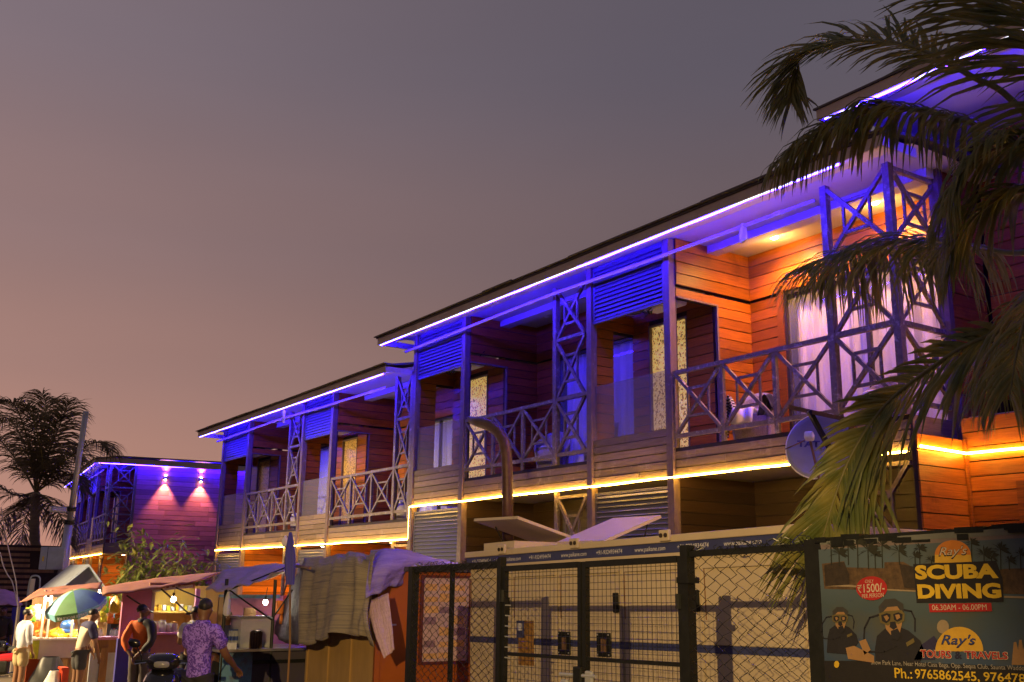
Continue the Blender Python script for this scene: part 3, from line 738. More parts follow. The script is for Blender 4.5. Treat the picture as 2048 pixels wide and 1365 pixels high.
# roof flaps, each standing open
def flap(name, a, b, c, d, t=.035):
    a, b, c, d = map(Vector, (a, b, c, d)); n = (b-a).cross(d-a).normalized()*t
    mb = MB().add([a, b, c, d, a+n, b+n, c+n, d+n], [(3, 2, 1, 0), (4, 5, 6, 7), (0, 1, 5, 4), (1, 2, 6, 5), (2, 3, 7, 6), (3, 0, 4, 7)])
    return obj(name, mb, 'enclosure_cream', GE)
flap('roof_flap', (-.12, .12, 2.70), (.88, .12, 2.66), (.88, 1.22, 2.38), (-.12, 1.22, 2.42))
flap('roof_flap', (1.02, .62, 2.36), (1.92, .62, 2.33), (1.92, 1.52, 2.66), (1.02, 1.52, 2.69))
for p, q in (((.25, .35, 2.40), (.12, .30, 2.62)), ((1.2, 1.3, 2.30), (1.25, 1.4, 2.62)), ((1.8, 1.3, 2.30), (1.8, 1.4, 2.6))):
    obj('flap_stay', MB().tube([p, q], .01, 5), 'metal_dark', GE)
mat('pipe_brown', (0.10, 0.052, 0.034), 0.5, 0.35, 10, metal=0.4, bump=.1)
o_ = Vector((-11.2, 7.0, gz(-11.2)-.02))
st = [onY(x, y, 7.85)-o_ for x, y in ((1022, 1085), (1022, 980), (1022, 935), (1021, 905), (1016, 880), (1005, 860), (988, 846), (968, 839), (946, 836))]
for p in st: p.y = .85
pm = MB().tube(st, .076, 18, cap=False)
for k in range(18):                                     # slanted mouth
    v = Vector(pm.v[-18+k]); f_ = (st[-1].z+.088-v.z)/.176; pm.v[-18+k] = tuple(v + Vector((.16*f_, 0, 0)))
ex = obj('exhaust_pipe', pm, 'pipe_brown', GE, smooth=True)
ex.modifiers.new('solid', 'SOLIDIFY').thickness = .008
obj('pipe_flange', MB().lathe([(.17, 0), (.17, .03), (.10, .035)], 18, (st[0].x, .85, 2.42)), 'metal_dark', ex)

# ================================================================== FENCE, GATE
def ftop(X): return 1.735 + .0256*(X+9.09)
def chainlink(x0, x1, seed, dw=.062, dh=.07, Y=0.0):
    rg = random.Random(seed); mb = MB(); n = int((x1-x0)/dw)
    for i in range(n+1):
        xa = x0+i*dw; pts = []; sgn = 1
        top = ftop(xa)+.02*rg.random(); bot = gz(xa)+.03; z = top; k = 0
        while z > bot:
            dx = (dw/2)*(1 if (k+i) % 2 == 0 else -1)*1.04
            pts.append((xa+dx+rg.uniform(-.006, .006), Y+(.004 if k % 2 else -.004), z+rg.uniform(-.006, .006))); z -= dh/2*1.0; k += 1
        pts = [(min(max(p[0], x0-.02), x1+.02), p[1], p[2]) for p in pts]
        mb.tube(pts, .0040, 3, False)
    return mb
def weldmesh(x0, x1, z0, z1, pitch, slope=.0256, Y=0.0, r=.0022):
    mb = MB(); n = int((x1-x0)/pitch); rg = random.Random(3)
    for i in range(1, n):
        x = x0+i*pitch; dz = slope*(x-x0); j = rg.uniform(-.004, .004)
        mb.tube([(x, Y, z0+dz), (x+j, Y+rg.uniform(-.004, .004), (z0+z1)/2+dz), (x, Y, z1+dz)], r, 3, False)
    m = int((z1-z0)/pitch)
    for i in range(1, m):
        z = z0+i*pitch; mb.tube([(x0, Y-.004, z), ((x0+x1)/2, Y-.004+rg.uniform(-.003, .003), z+slope*(x1-x0)/2+rg.uniform(-.003, .003)), (x1, Y-.004, z+slope*(x1-x0))], r, 3, False)
    return mb
YF = 5.0
def fpost(parent, X, w=.075, ex=.02, m='metal_dark'):
    return piece('post', m, X-w/2, X+w/2, -w/2, w/2, gz(X)-.3, ftop(X)+ex, parent)
def frail(parent, x0, x1, zoff, w=.045, name='rail', zabs=None):
    z0, z1 = (ftop(x0)+zoff, ftop(x1)+zoff)
    return obj(name, MB().bar((x0, 0, z0), (x1, 0, z1), w, w), 'metal_dark', parent)
def wire_curl(parent, x0, x1, seed, n):
    rg = random.Random(seed); mb = MB()
    for i in range(n):
        x = rg.uniform(x0, x1); z = ftop(x)+rg.uniform(-.04, .03); a = rg.uniform(0, 6)
        mb.tube([(x+.03*math.cos(a+t)*(1+.3*t/6), rg.uniform(-.03, .03), z+.03*math.sin(a+t)) for t in [0, 1, 2, 3, 4, 5]], .003, 3, False)
    return tag(obj('wire_ties', mb, 'wire_black', parent), kind='stuff')
FE1 = thing('chain_link_fence', 'black chain-link fence panel in front of the framed poster, left of the gate', 'fence', (0, YF, 0))
fpost(FE1, -9.09, .08); fpost(FE1, -8.35, .035); fpost(FE1, -7.53, .06, .05)
frail(FE1, -9.04, -7.57, -.01, .055); frail(FE1, -9.04, -7.57, -1.75, .04)
tag(obj('chain_link_mesh', chainlink(-9.04, -7.57, 1, Y=-.03), 'wire_black', FE1), kind='stuff'); wire_curl(FE1, -9.05, -7.6, 5, 60)
GA = thing('mesh_gate', 'double gate of black steel frames and square wire mesh before the generator', 'gate', (0, YF, 0))
for k, (xa, xb) in enumerate(((-7.47, -6.42), (-6.36, -5.30))):
    za, zb_ = gz(xa)+.08, ftop(xa)-.03; s = .0256*(xb-xa)
    lf = obj('gate_leaf', MB().bar((xa, 0, za), (xa, 0, zb_), .04), 'metal_dark', GA)
    obj('gate_stile', MB().bar((xb, 0, za+s), (xb, 0, zb_+s), .04), 'metal_dark', lf)
    for zz in (za+.02, zb_-.02): obj('gate_rail', MB().bar((xa+.025, 0, zz), (xb-.025, 0, zz+s), .045), 'metal_dark', lf)
    for zz in (1.03, .55): obj('gate_rail', MB().bar((xa+.025, 0, zz+.0256*(xa+7.47)), (xb-.025, 0, zz+.0256*(xb+7.47)), .028), 'metal_dark', lf)
    tag(obj('wire_mesh', weldmesh(xa, xb, za, zb_, .05), 'wire_black', lf), kind='stuff')
    obj('hinge', MB().tube([((xa if k == 0 else xb), -.03, 1.45), ((xa if k == 0 else xb), -.03, 1.55)], .025, 8), 'metal_dark', lf)
obj('slide_bolt', MB().tube([(-6.62, -.05, .93), (-6.18, -.05, .945)], .014, 8), 'metal_grey', GA)
obj('bolt_staple', MB().box(-6.44, -6.34, -.07, -.02, .84, 1.0), 'metal_dark', GA, bevel=.01)
obj('padlock', MB().box(-6.58, -6.50, -.08, -.04, .78, .90), 'metal_grey', GA, bevel=.015)
obj('hasp', MB().box(-6.31, -6.22, -.06, -.03, .70, .98), 'metal_grey', GA, bevel=.015)
for i in range(6): obj('bracket_tab', MB().box(-7.45, -7.38, -.012, .0, 1.42-i*.085, 1.43-i*.085), 'metal_grey', GA)
FE2 = thing('chain_link_fence', 'sagging black chain-link fence panel between the gate and the diving banner', 'fence', (0, YF, 0))
fpost(FE2, -5.24, .07, .04); fpost(FE2, -4.16, .075, .02)
frail(FE2, -5.2, -4.2, -.02, .04); tag(obj('chain_link_mesh', chainlink(-5.21, -4.18, 2, .068, .082, Y=-.02), 'wire_black', FE2), kind='stuff'); wire_curl(FE2, -5.2, -4.15, 6, 45)
obj('clamp', MB().box(-5.30, -5.18, -.05, .05, 1.62, 1.66), 'metal_dark', FE2)

# ================================================================== BANNER
BN = thing('advert_banner', 'weathered scuba diving banner with palms, a fort and divers, strung on the fence', 'banner', (0, 0, 0))
YB = 4.93
for X in (-4.10, -2.0, .1): piece('post', 'metal_dark', X-.04, X+.04, YB+.02, YB+.10, gz(X)-.3, ftop(X)+.02, BN)
obj('top_rail', MB().bar((-4.1, YB+.06, ftop(-4.1)), (.1, YB+.06, ftop(.1)), .05), 'metal_dark', BN)
rg = random.Random(4); wr = MB()
for i in range(75):
    X = -4.1+4.1*rg.random(); z = ftop(X)+rg.uniform(-.03, .015); a = rg.uniform(0, 6)
    wr.box(X-.02-.05*rg.random(), X+.03+.05*rg.random(), YB-.01+rg.uniform(-.01, .01), YB+.07, z-.012, z+.018)
tag(obj('torn_wrapping', wr, 'wire_black', BN), kind='stuff')
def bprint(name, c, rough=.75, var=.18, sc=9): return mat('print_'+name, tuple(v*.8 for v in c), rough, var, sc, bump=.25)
def sea():
    m = bpy.data.materials.new('print_photo_ground'); m.use_nodes = True
    N, L = m.node_tree.nodes, m.node_tree.links; b = N['Principled BSDF']; b.inputs['Roughness'].default_value = .7
    geo = N.new('ShaderNodeNewGeometry'); sp = N.new('ShaderNodeSeparateXYZ'); L.new(geo.outputs['Position'], sp.inputs[0])
    nz = N.new('ShaderNodeTexNoise'); nz.inputs['Scale'].default_value = 5; nz.inputs['Detail'].default_value = 8; L.new(geo.outputs['Position'], nz.inputs['Vector'])
    ad = N.new('ShaderNodeMath'); ad.operation = 'MULTIPLY_ADD'; ad.inputs[1].default_value = .16; L.new(nz.outputs[0], ad.inputs[0]); L.new(sp.outputs['Z'], ad.inputs[2])
    mr = N.new('ShaderNodeMapRange'); mr.inputs['From Min'].default_value = .95; mr.inputs['From Max'].default_value = 1.72; L.new(ad.outputs[0], mr.inputs['Value'])
    rp = N.new('ShaderNodeValToRGB'); e = rp.color_ramp.elements
    e[0].color = (.008, .016, .02, 1); e[1].position = 1; e[1].color = (.055, .085, .11, 1)
    for p, c in ((.18, (.015, .025, .03, 1)), (.32, (.02, .042, .075, 1)), (.55, (.03, .055, .11, 1)), (.8, (.04, .065, .08, 1))):
        q = e.new(p); q.color = c
    L.new(mr.outputs[0], rp.inputs[0])
    n2 = N.new('ShaderNodeTexNoise'); n2.inputs['Scale'].default_value = 3.2; L.new(geo.outputs['Position'], n2.inputs['Vector'])
    m3 = N.new('ShaderNodeMapRange'); m3.inputs['From Min'].default_value = .5; m3.inputs['From Max'].default_value = .75; L.new(n2.outputs[0], m3.inputs['Value'])
    mx = N.new('ShaderNodeMix'); mx.data_type = 'RGBA'; mx.inputs['B'].default_value = (.06, .06, .035, 1)
    L.new(m3.outputs[0], mx.inputs['Factor']); L.new(rp.outputs[0], mx.inputs['A']); L.new(mx.outputs['Result'], b.inputs['Base Color'])
    MATS[m.name] = m
sea()
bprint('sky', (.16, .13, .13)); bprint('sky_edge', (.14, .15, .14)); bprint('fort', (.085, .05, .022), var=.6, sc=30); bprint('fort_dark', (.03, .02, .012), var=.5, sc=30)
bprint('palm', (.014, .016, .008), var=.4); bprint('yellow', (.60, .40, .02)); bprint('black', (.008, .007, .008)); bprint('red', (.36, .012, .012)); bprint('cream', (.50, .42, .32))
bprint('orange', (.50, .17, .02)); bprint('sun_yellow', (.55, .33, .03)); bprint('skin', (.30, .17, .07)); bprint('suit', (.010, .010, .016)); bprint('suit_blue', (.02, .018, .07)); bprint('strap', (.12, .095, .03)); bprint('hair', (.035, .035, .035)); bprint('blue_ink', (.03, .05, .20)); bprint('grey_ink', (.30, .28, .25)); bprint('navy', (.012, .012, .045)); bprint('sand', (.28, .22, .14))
def bz(x, y): p = onY(x, y, YB); return p.x, p.z
_lay = [0]
def bpoly(pts, m, lay, name='printed_shape', w=True):
    y = YB-.002-lay*.0012
    q = [bz(*p) for p in pts]
    if w: q.append
    mb = MB().add([(a, y, b) for a, b in q], [tuple(range(len(q)))])
    return obj(name, mb, 'print_'+m, CL)
def bell(cx, cy, rx, ry, m, lay, a0=0, a1=360, n=26):
    return bpoly([(cx+rx*math.cos(R(a0+(a1-a0)*i/n)), cy-ry*math.sin(R(a0+(a1-a0)*i/n))) for i in range(n+1 if a1-a0 < 360 else n)], m, lay)
def bline(pts, w, m, lay):
    y = YB-.002-lay*.0012; mb = MB()
    for (x0, y0), (x1, y1) in zip(pts[:-1], pts[1:]):
        L_ = math.hypot(x1-x0, y1-y0) or 1; nx, ny = -(y1-y0)/L_*w/2, (x1-x0)/L_*w/2; ex, ey = (x1-x0)/L_*w*.3, (y1-y0)/L_*w*.3
        q = [bz(x0+nx-ex, y0+ny-ey), bz(x1+nx+ex, y1+ny+ey), bz(x1-nx+ex, y1-ny+ey), bz(x0-nx-ex, y0-ny-ey)]
        mb.add([(a, y, b) for a, b in q], [(0, 1, 2, 3)])
    return obj('printed_line', mb, 'print_'+m, CL)
def btext(body, x0, x1, yt0, yb0, yt1, yb1, m, lay, bold=0.0, shear=0.0, spacing=1.0):
    """fit lettering between x0..x1 (top/bottom rows given at both ends)"""
    tm = text_mesh(body, 1.0, 'print_'+m, 1, shear, bold, 'LEFT', spacing=spacing)
    xs = [v.co.x for v in tm.vertices]; ys = [v.co.y for v in tm.vertices]
    a, b, c, d = min(xs), max(xs), min(ys), max(ys); y = YB-.002-lay*.0012
    A, Bq = bz(x0, (yt0+yb0)/2), bz(x1, (yt1+yb1)/2)
    t0, b0_, t1, b1_ = bz(x0, yt0)[1], bz(x0, yb0)[1], bz(x1, yt1)[1], bz(x1, yb1)[1]
    for v in tm.vertices:
        u = (v.co.x-a)/(b-a); w = (v.co.y-c)/(d-c)
        lo = b0_+(b1_-b0_)*u; hi = t0+(t1-t0)*u
        v.co = (A[0]+(Bq[0]-A[0])*u, y, lo+(hi-lo)*w)
    return obj('lettering', tm, None, CL)
xl, xr = -4.06, .05
cl = MB().grid(lambda u, v: (xl+(xr-xl)*u, YB, (gz(-2)+.25)*(1-v) + (ftop(xl+(xr-xl)*u)-.045)*v), 12, 6)
CL = obj('printed_cloth', cl, 'print_photo_ground', BN); CL.modifiers.new('solid', 'SOLIDIFY').thickness = -.004
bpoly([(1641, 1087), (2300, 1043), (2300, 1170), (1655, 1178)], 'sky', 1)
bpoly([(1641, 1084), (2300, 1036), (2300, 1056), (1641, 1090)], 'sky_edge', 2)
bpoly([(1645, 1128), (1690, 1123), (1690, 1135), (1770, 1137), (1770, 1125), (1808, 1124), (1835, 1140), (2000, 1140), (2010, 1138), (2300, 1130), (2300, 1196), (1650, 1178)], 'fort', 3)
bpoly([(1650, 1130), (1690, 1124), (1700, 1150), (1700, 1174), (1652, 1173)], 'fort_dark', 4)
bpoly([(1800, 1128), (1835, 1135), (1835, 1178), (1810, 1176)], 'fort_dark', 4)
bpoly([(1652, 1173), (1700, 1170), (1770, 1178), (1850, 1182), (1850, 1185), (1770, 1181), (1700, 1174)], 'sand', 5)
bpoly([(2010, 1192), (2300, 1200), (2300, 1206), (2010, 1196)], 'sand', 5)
rp_ = random.Random(11)
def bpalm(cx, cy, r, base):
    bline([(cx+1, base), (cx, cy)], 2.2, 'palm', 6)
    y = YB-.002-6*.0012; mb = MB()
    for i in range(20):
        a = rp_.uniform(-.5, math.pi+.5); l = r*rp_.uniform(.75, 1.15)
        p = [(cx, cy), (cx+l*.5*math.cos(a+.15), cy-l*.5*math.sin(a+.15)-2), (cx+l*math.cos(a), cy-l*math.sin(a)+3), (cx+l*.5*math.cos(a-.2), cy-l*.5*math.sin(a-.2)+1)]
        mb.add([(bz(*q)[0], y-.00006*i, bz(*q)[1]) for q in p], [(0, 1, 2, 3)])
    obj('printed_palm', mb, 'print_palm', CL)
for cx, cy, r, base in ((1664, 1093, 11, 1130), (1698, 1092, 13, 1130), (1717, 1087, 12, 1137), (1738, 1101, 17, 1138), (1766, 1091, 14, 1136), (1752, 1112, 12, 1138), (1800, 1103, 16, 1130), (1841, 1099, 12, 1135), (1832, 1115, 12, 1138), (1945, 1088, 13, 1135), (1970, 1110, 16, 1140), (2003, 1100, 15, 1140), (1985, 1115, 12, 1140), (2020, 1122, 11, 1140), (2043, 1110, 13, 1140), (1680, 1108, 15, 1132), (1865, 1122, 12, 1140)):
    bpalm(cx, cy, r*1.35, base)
# lettering and badges
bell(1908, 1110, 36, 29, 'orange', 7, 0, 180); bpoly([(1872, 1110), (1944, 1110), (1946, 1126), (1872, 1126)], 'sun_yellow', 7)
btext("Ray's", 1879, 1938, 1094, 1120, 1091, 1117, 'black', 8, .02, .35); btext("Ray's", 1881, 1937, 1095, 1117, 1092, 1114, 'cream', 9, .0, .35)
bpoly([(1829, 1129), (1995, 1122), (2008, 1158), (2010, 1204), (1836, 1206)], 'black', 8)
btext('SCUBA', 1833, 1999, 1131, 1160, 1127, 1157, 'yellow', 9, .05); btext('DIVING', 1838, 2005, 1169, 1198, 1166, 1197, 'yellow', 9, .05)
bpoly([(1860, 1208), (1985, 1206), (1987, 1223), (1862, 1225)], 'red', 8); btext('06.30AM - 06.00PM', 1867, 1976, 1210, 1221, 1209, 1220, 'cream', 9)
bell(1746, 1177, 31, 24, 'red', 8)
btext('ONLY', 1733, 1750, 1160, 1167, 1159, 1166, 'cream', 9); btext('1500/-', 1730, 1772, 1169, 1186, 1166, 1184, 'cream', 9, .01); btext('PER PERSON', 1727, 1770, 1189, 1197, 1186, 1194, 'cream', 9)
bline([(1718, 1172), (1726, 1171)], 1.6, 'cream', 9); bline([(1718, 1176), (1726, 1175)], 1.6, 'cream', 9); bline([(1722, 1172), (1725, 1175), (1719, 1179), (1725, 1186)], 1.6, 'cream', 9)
# divers
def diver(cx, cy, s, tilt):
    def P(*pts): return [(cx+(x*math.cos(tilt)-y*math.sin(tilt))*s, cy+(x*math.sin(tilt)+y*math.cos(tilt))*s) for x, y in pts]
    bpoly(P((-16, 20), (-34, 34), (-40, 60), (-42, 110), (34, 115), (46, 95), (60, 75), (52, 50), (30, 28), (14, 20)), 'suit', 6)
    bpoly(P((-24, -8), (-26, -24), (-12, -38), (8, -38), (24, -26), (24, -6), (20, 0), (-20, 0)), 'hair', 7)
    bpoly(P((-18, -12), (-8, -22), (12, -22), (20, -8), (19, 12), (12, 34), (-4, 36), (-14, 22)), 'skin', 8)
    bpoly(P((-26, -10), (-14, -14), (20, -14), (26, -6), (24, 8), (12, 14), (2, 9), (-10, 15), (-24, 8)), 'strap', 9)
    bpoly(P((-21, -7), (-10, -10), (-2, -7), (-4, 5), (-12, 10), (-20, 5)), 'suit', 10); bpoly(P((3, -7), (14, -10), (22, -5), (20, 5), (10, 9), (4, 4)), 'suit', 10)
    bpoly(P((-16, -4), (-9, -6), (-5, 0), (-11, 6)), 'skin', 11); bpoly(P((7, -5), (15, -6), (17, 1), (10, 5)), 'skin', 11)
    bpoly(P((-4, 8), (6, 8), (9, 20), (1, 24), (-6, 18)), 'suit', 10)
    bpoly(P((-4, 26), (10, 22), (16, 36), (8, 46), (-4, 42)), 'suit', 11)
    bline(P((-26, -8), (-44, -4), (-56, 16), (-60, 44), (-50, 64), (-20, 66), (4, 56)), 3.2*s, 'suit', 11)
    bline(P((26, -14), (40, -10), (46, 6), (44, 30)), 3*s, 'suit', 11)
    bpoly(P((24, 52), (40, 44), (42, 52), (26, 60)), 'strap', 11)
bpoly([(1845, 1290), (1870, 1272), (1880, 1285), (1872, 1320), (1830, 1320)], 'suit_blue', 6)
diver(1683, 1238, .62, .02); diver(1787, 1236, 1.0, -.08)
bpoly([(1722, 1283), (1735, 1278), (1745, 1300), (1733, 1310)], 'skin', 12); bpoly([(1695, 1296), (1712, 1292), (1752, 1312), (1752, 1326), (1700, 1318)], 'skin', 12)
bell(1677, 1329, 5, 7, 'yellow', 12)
# lower emblem
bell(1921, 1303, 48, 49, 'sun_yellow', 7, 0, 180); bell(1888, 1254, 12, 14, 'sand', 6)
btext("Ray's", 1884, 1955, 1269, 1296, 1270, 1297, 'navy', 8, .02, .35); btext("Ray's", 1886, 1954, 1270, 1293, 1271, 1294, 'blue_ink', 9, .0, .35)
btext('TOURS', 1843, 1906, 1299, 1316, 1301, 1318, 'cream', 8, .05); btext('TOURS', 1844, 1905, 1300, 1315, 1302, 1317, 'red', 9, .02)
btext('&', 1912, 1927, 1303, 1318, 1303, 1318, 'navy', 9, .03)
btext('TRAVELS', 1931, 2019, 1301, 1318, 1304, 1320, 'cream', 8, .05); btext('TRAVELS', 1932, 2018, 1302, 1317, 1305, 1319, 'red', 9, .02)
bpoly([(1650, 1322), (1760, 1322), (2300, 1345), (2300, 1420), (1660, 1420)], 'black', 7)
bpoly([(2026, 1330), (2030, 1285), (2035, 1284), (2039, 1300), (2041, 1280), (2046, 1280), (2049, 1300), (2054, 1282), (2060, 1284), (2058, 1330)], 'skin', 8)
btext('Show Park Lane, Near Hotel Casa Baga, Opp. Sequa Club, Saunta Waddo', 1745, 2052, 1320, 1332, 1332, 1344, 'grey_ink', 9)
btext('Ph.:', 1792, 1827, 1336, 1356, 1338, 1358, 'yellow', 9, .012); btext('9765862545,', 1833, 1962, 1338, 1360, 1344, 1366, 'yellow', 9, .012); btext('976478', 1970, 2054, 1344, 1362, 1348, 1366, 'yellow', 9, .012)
# ================================================================== PALMS AND SHRUB
def leafmat(name, c, dry, tr=0.35):
    m = bpy.data.materials.new(name); m.use_nodes = True
    N, L = m.node_tree.nodes, m.node_tree.links; b = N['Principled BSDF']; b.inputs['Roughness'].default_value = .42
    geo = N.new('ShaderNodeNewGeometry'); nz = N.new('ShaderNodeTexNoise'); nz.inputs['Scale'].default_value = 4; nz.inputs['Detail'].default_value = 4
    L.new(geo.outputs['Position'], nz.inputs['Vector'])
    rp = N.new('ShaderNodeValToRGB'); e = rp.color_ramp.elements
    e[0].position = .38; e[0].color = (*c, 1); e[1].position = .72; e[1].color = (*dry, 1)
    L.new(nz.outputs[0], rp.inputs[0]); L.new(rp.outputs[0], b.inputs['Base Color'])
    t = N.new('ShaderNodeBsdfTranslucent'); L.new(rp.outputs[0], t.inputs['Color'])
    mx = N.new('ShaderNodeMixShader'); mx.inputs[0].default_value = tr
    L.new(b.outputs[0], mx.inputs[1]); L.new(t.outputs[0], mx.inputs[2]); L.new(mx.outputs[0], N['Material Output'].inputs['Surface'])
    MATS[name] = m
leafmat('palm_leaf', (.10, .13, .028), (.30, .26, .06)); leafmat('palm_leaf_far', (.15, .135, .08), (.24, .19, .11), .75); leafmat('shrub_leaf', (.12, .15, .035), (.26, .23, .06))
mat('rachis', (.13, .12, .04), .5, .3, 10); mat('palm_bark', (.22, .17, .12), .85, .35, 3, (1, 1, 9), .6); mat('branch_bark', (.14, .10, .07), .85, .3, 10)
def spline(pts, n):
    pts = [Vector(p) for p in pts]; P = [pts[0]*2-pts[1]] + pts + [pts[-1]*2-pts[-2]]; out = []
    for i in range(n+1):
        t = i/n*(len(pts)-1); k = min(int(t), len(pts)-2); f = t-k; a, b, c, d = P[k:k+4]
        out.append(.5*((2*b)+(c-a)*f+(2*a-5*b+4*c-d)*f*f+(3*b-a-3*c+d)*f**3))
    return out
def frond(parent, path, nl, ll, width, droop, seed, m='palm_leaf', r0=.028, tstart=.12, ang=(70, 28), upv=(0, 0, 1), sides=(1, -1), ragged=.16, tipf=.45, upper=1.0):
    rg = random.Random(seed); N_ = 60; sp = spline(path, N_)
    ra = obj('frond', None or MB().tube(sp, [r0*(1-.85*i/N_) for i in range(N_+1)], 6), 'rachis', parent, smooth=True)
    mb = MB(); up = Vector(upv)
    for i in range(nl):
        t = tstart+(1-tstart)*(i+.5)/nl; k = min(int(t*N_), N_-1); p0 = sp[k].lerp(sp[k+1], t*N_-k)
        tg = (sp[min(k+2, N_)]-sp[max(k-1, 0)]).normalized()
        sd = tg.cross(up)
        if sd.length < .1: sd = tg.cross(Vector((0, 1, 0)))
        sd.normalize(); nrm = sd.cross(tg).normalized()
        u = (t-tstart)/(1-tstart)
        Lf = ll*(math.sin(min(1, u*2.2+.35)*math.pi/2) if u < .5 else 1-(1-tipf)*((u-.5)/.5)**1.5)
        for s in sides:
            if rg.random() < .07: continue
            a = R(ang[0]+(ang[1]-ang[0])*u+rg.gauss(0, 8)); l = Lf*rg.uniform(.86, 1.08)*(1 if s < 0 else upper+(1-upper)*max(0, min(1, (u-.55)*4)))
            d = (tg*math.cos(a)+sd*s*math.sin(a)+nrm*rg.uniform(.02, .30)).normalized()
            w = width*rg.uniform(.75, 1.15)*(1-.35*u); q = p0.copy(); pts = []; dirs = []
            dr = droop*rg.uniform(.75, 1.3)
            for j in range(5):
                pts.append(q.copy()); dirs.append(d.copy())
                d = (d+Vector((0, 0, -1))*dr*(.4+.5*j)+Vector((rg.gauss(0, ragged*.3), rg.gauss(0, ragged*.3), 0))).normalized(); q = q+d*(l/4)
            wv = (d.cross(nrm)); wv = tg if wv.length < .2 else wv.normalized()
            base = len(mb.v); tw = rg.uniform(-.5, .5)
            for j, (q, dd) in enumerate(zip(pts, dirs)):
                ww = w*(.55, 1, .9, .6, .06)[j]/2
                wv = (tg*math.cos(tw*j/4)+nrm*math.sin(tw*j/4)); wv = (wv-dd*wv.dot(dd)); wv = wv.normalized() if wv.length > .05 else sd
                ridge = nrm*(.18*ww*2)
                mb.v += [tuple(q-wv*ww), tuple(q+ridge), tuple(q+wv*ww)]
            for j in range(4):
                b_ = base+j*3; mb.f += [(b_, b_+1, b_+4, b_+3), (b_+1, b_+2, b_+5, b_+4)]; mb.m += [0, 0]
    tag(obj('leaflets', mb, m, ra), kind='stuff')
    return ra
PT = thing('coconut_palm', 'coconut palm whose long fronds hang before the lit balcony', 'palm tree', (0, 0, 0))
CR = onY(2255, 465, 6.9)
tb = Vector((CR.x+.5, 6.7, gz(CR.x)-.2))
tr = spline([tb, tb.lerp(CR, .35)+Vector((.18, 0, 0)), tb.lerp(CR, .7)+Vector((.1, .05, 0)), CR], 24)
obj('trunk', MB().tube(tr, [.17-.06*i/24+(.012 if i % 2 else 0) for i in range(25)], 14), 'palm_bark', PT, smooth=True)
def fp(px, Y0, Y1): n = len(px); return [CR] + [onY(x, y, Y0+(Y1-Y0)*i/(n-1)) for i, (x, y) in enumerate(px)]
frond(PT, fp([(2031, 208), (1946, 155), (1858, 108), (1785, 86), (1712, 82), (1640, 95), (1598, 122), (1584, 165), (1582, 205)], 6.75, 6.1), 130, .64, .031, .15, 1, upv=(.25, -.55, .8), ang=(58, 18), tstart=.25, tipf=.62)
frond(PT, fp([(2048, 299), (1975, 258), (1887, 231), (1800, 217), (1756, 219), (1682, 243), (1620, 278), (1560, 325)], 6.8, 6.3), 115, .66, .036, .52, 2, ang=(62, 30), tstart=.2, tipf=.55)
frond(PT, fp([(2046, 506), (1946, 492), (1858, 480), (1785, 488), (1712, 508), (1653, 530), (1618, 541)], 7.1, 7.6), 110, 1.0, .041, .48, 3, ang=(66, 30), tstart=.22, tipf=.5)
frond(PT, fp([(2048, 635), (1990, 668), (1911, 705), (1800, 785), (1741, 849), (1697, 923), (1668, 1000), (1650, 1060), (1636, 1110)], 6.7, 5.9), 92, .98, .048, .11, 4, ang=(60, 20), tstart=.18, upv=(.55, -.5, .65), tipf=.55, upper=.42)
frond(PT, fp([(2170, 250), (2110, 110), (2060, 20), (2000, -50), (1930, -90)], 6.6, 6.0), 90, 1.1, .038, .16, 5, ang=(70, 30), tstart=.15, upv=(.3, -.7, .6))
frond(PT, fp([(2160, 330), (2060, 290), (1985, 300), (1925, 350), (1895, 420)], 6.5, 6.0), 70, .65, .034, .38, 6, ang=(66, 30), tstart=.25, tipf=.5)
frond(PT, fp([(2150, 480), (2080, 560), (2040, 680), (2020, 790)], 6.4, 5.8), 60, .7, .030, .4, 7, tstart=.3, tipf=.5)
frond(PT, fp([(2160, 180), (2130, 60), (2090, -60)], 7.0, 7.4), 70, .85, .028, .25, 9, tstart=.3)
frond(PT, fp([(2150, 400), (2070, 380), (1990, 400), (1930, 460), (1900, 540)], 6.6, 6.3), 70, .62, .034, .38, 61, ang=(66, 28), tstart=.25, tipf=.5)
frond(PT, fp([(2160, 540), (2090, 590), (2010, 690), (1960, 800)], 6.9, 7.2), 56, .62, .030, .38, 63, tstart=.25, tipf=.5)
for k, (dx, dy, dz) in enumerate(((2.6, -.6, .6), (1.8, 2.0, .9), (2.2, -2.0, -.4), (.4, 2.6, .3))):
    frond(PT, [CR, CR+Vector((dx*.4, dy*.4, dz+.4)), CR+Vector((dx*.8, dy*.8, dz+.1)), CR+Vector((dx*1.2, dy*1.2, dz-.9))], 46, .7, .04, .4, 20+k)
for k in range(5):
    a = k*1.3; obj('coconut', MB().ball((CR.x+.22*math.cos(a), CR.y+.22*math.sin(a), CR.z-.22-.05*(k % 2)), .11, .11, .13), 'shrub_leaf', PT, smooth=True)
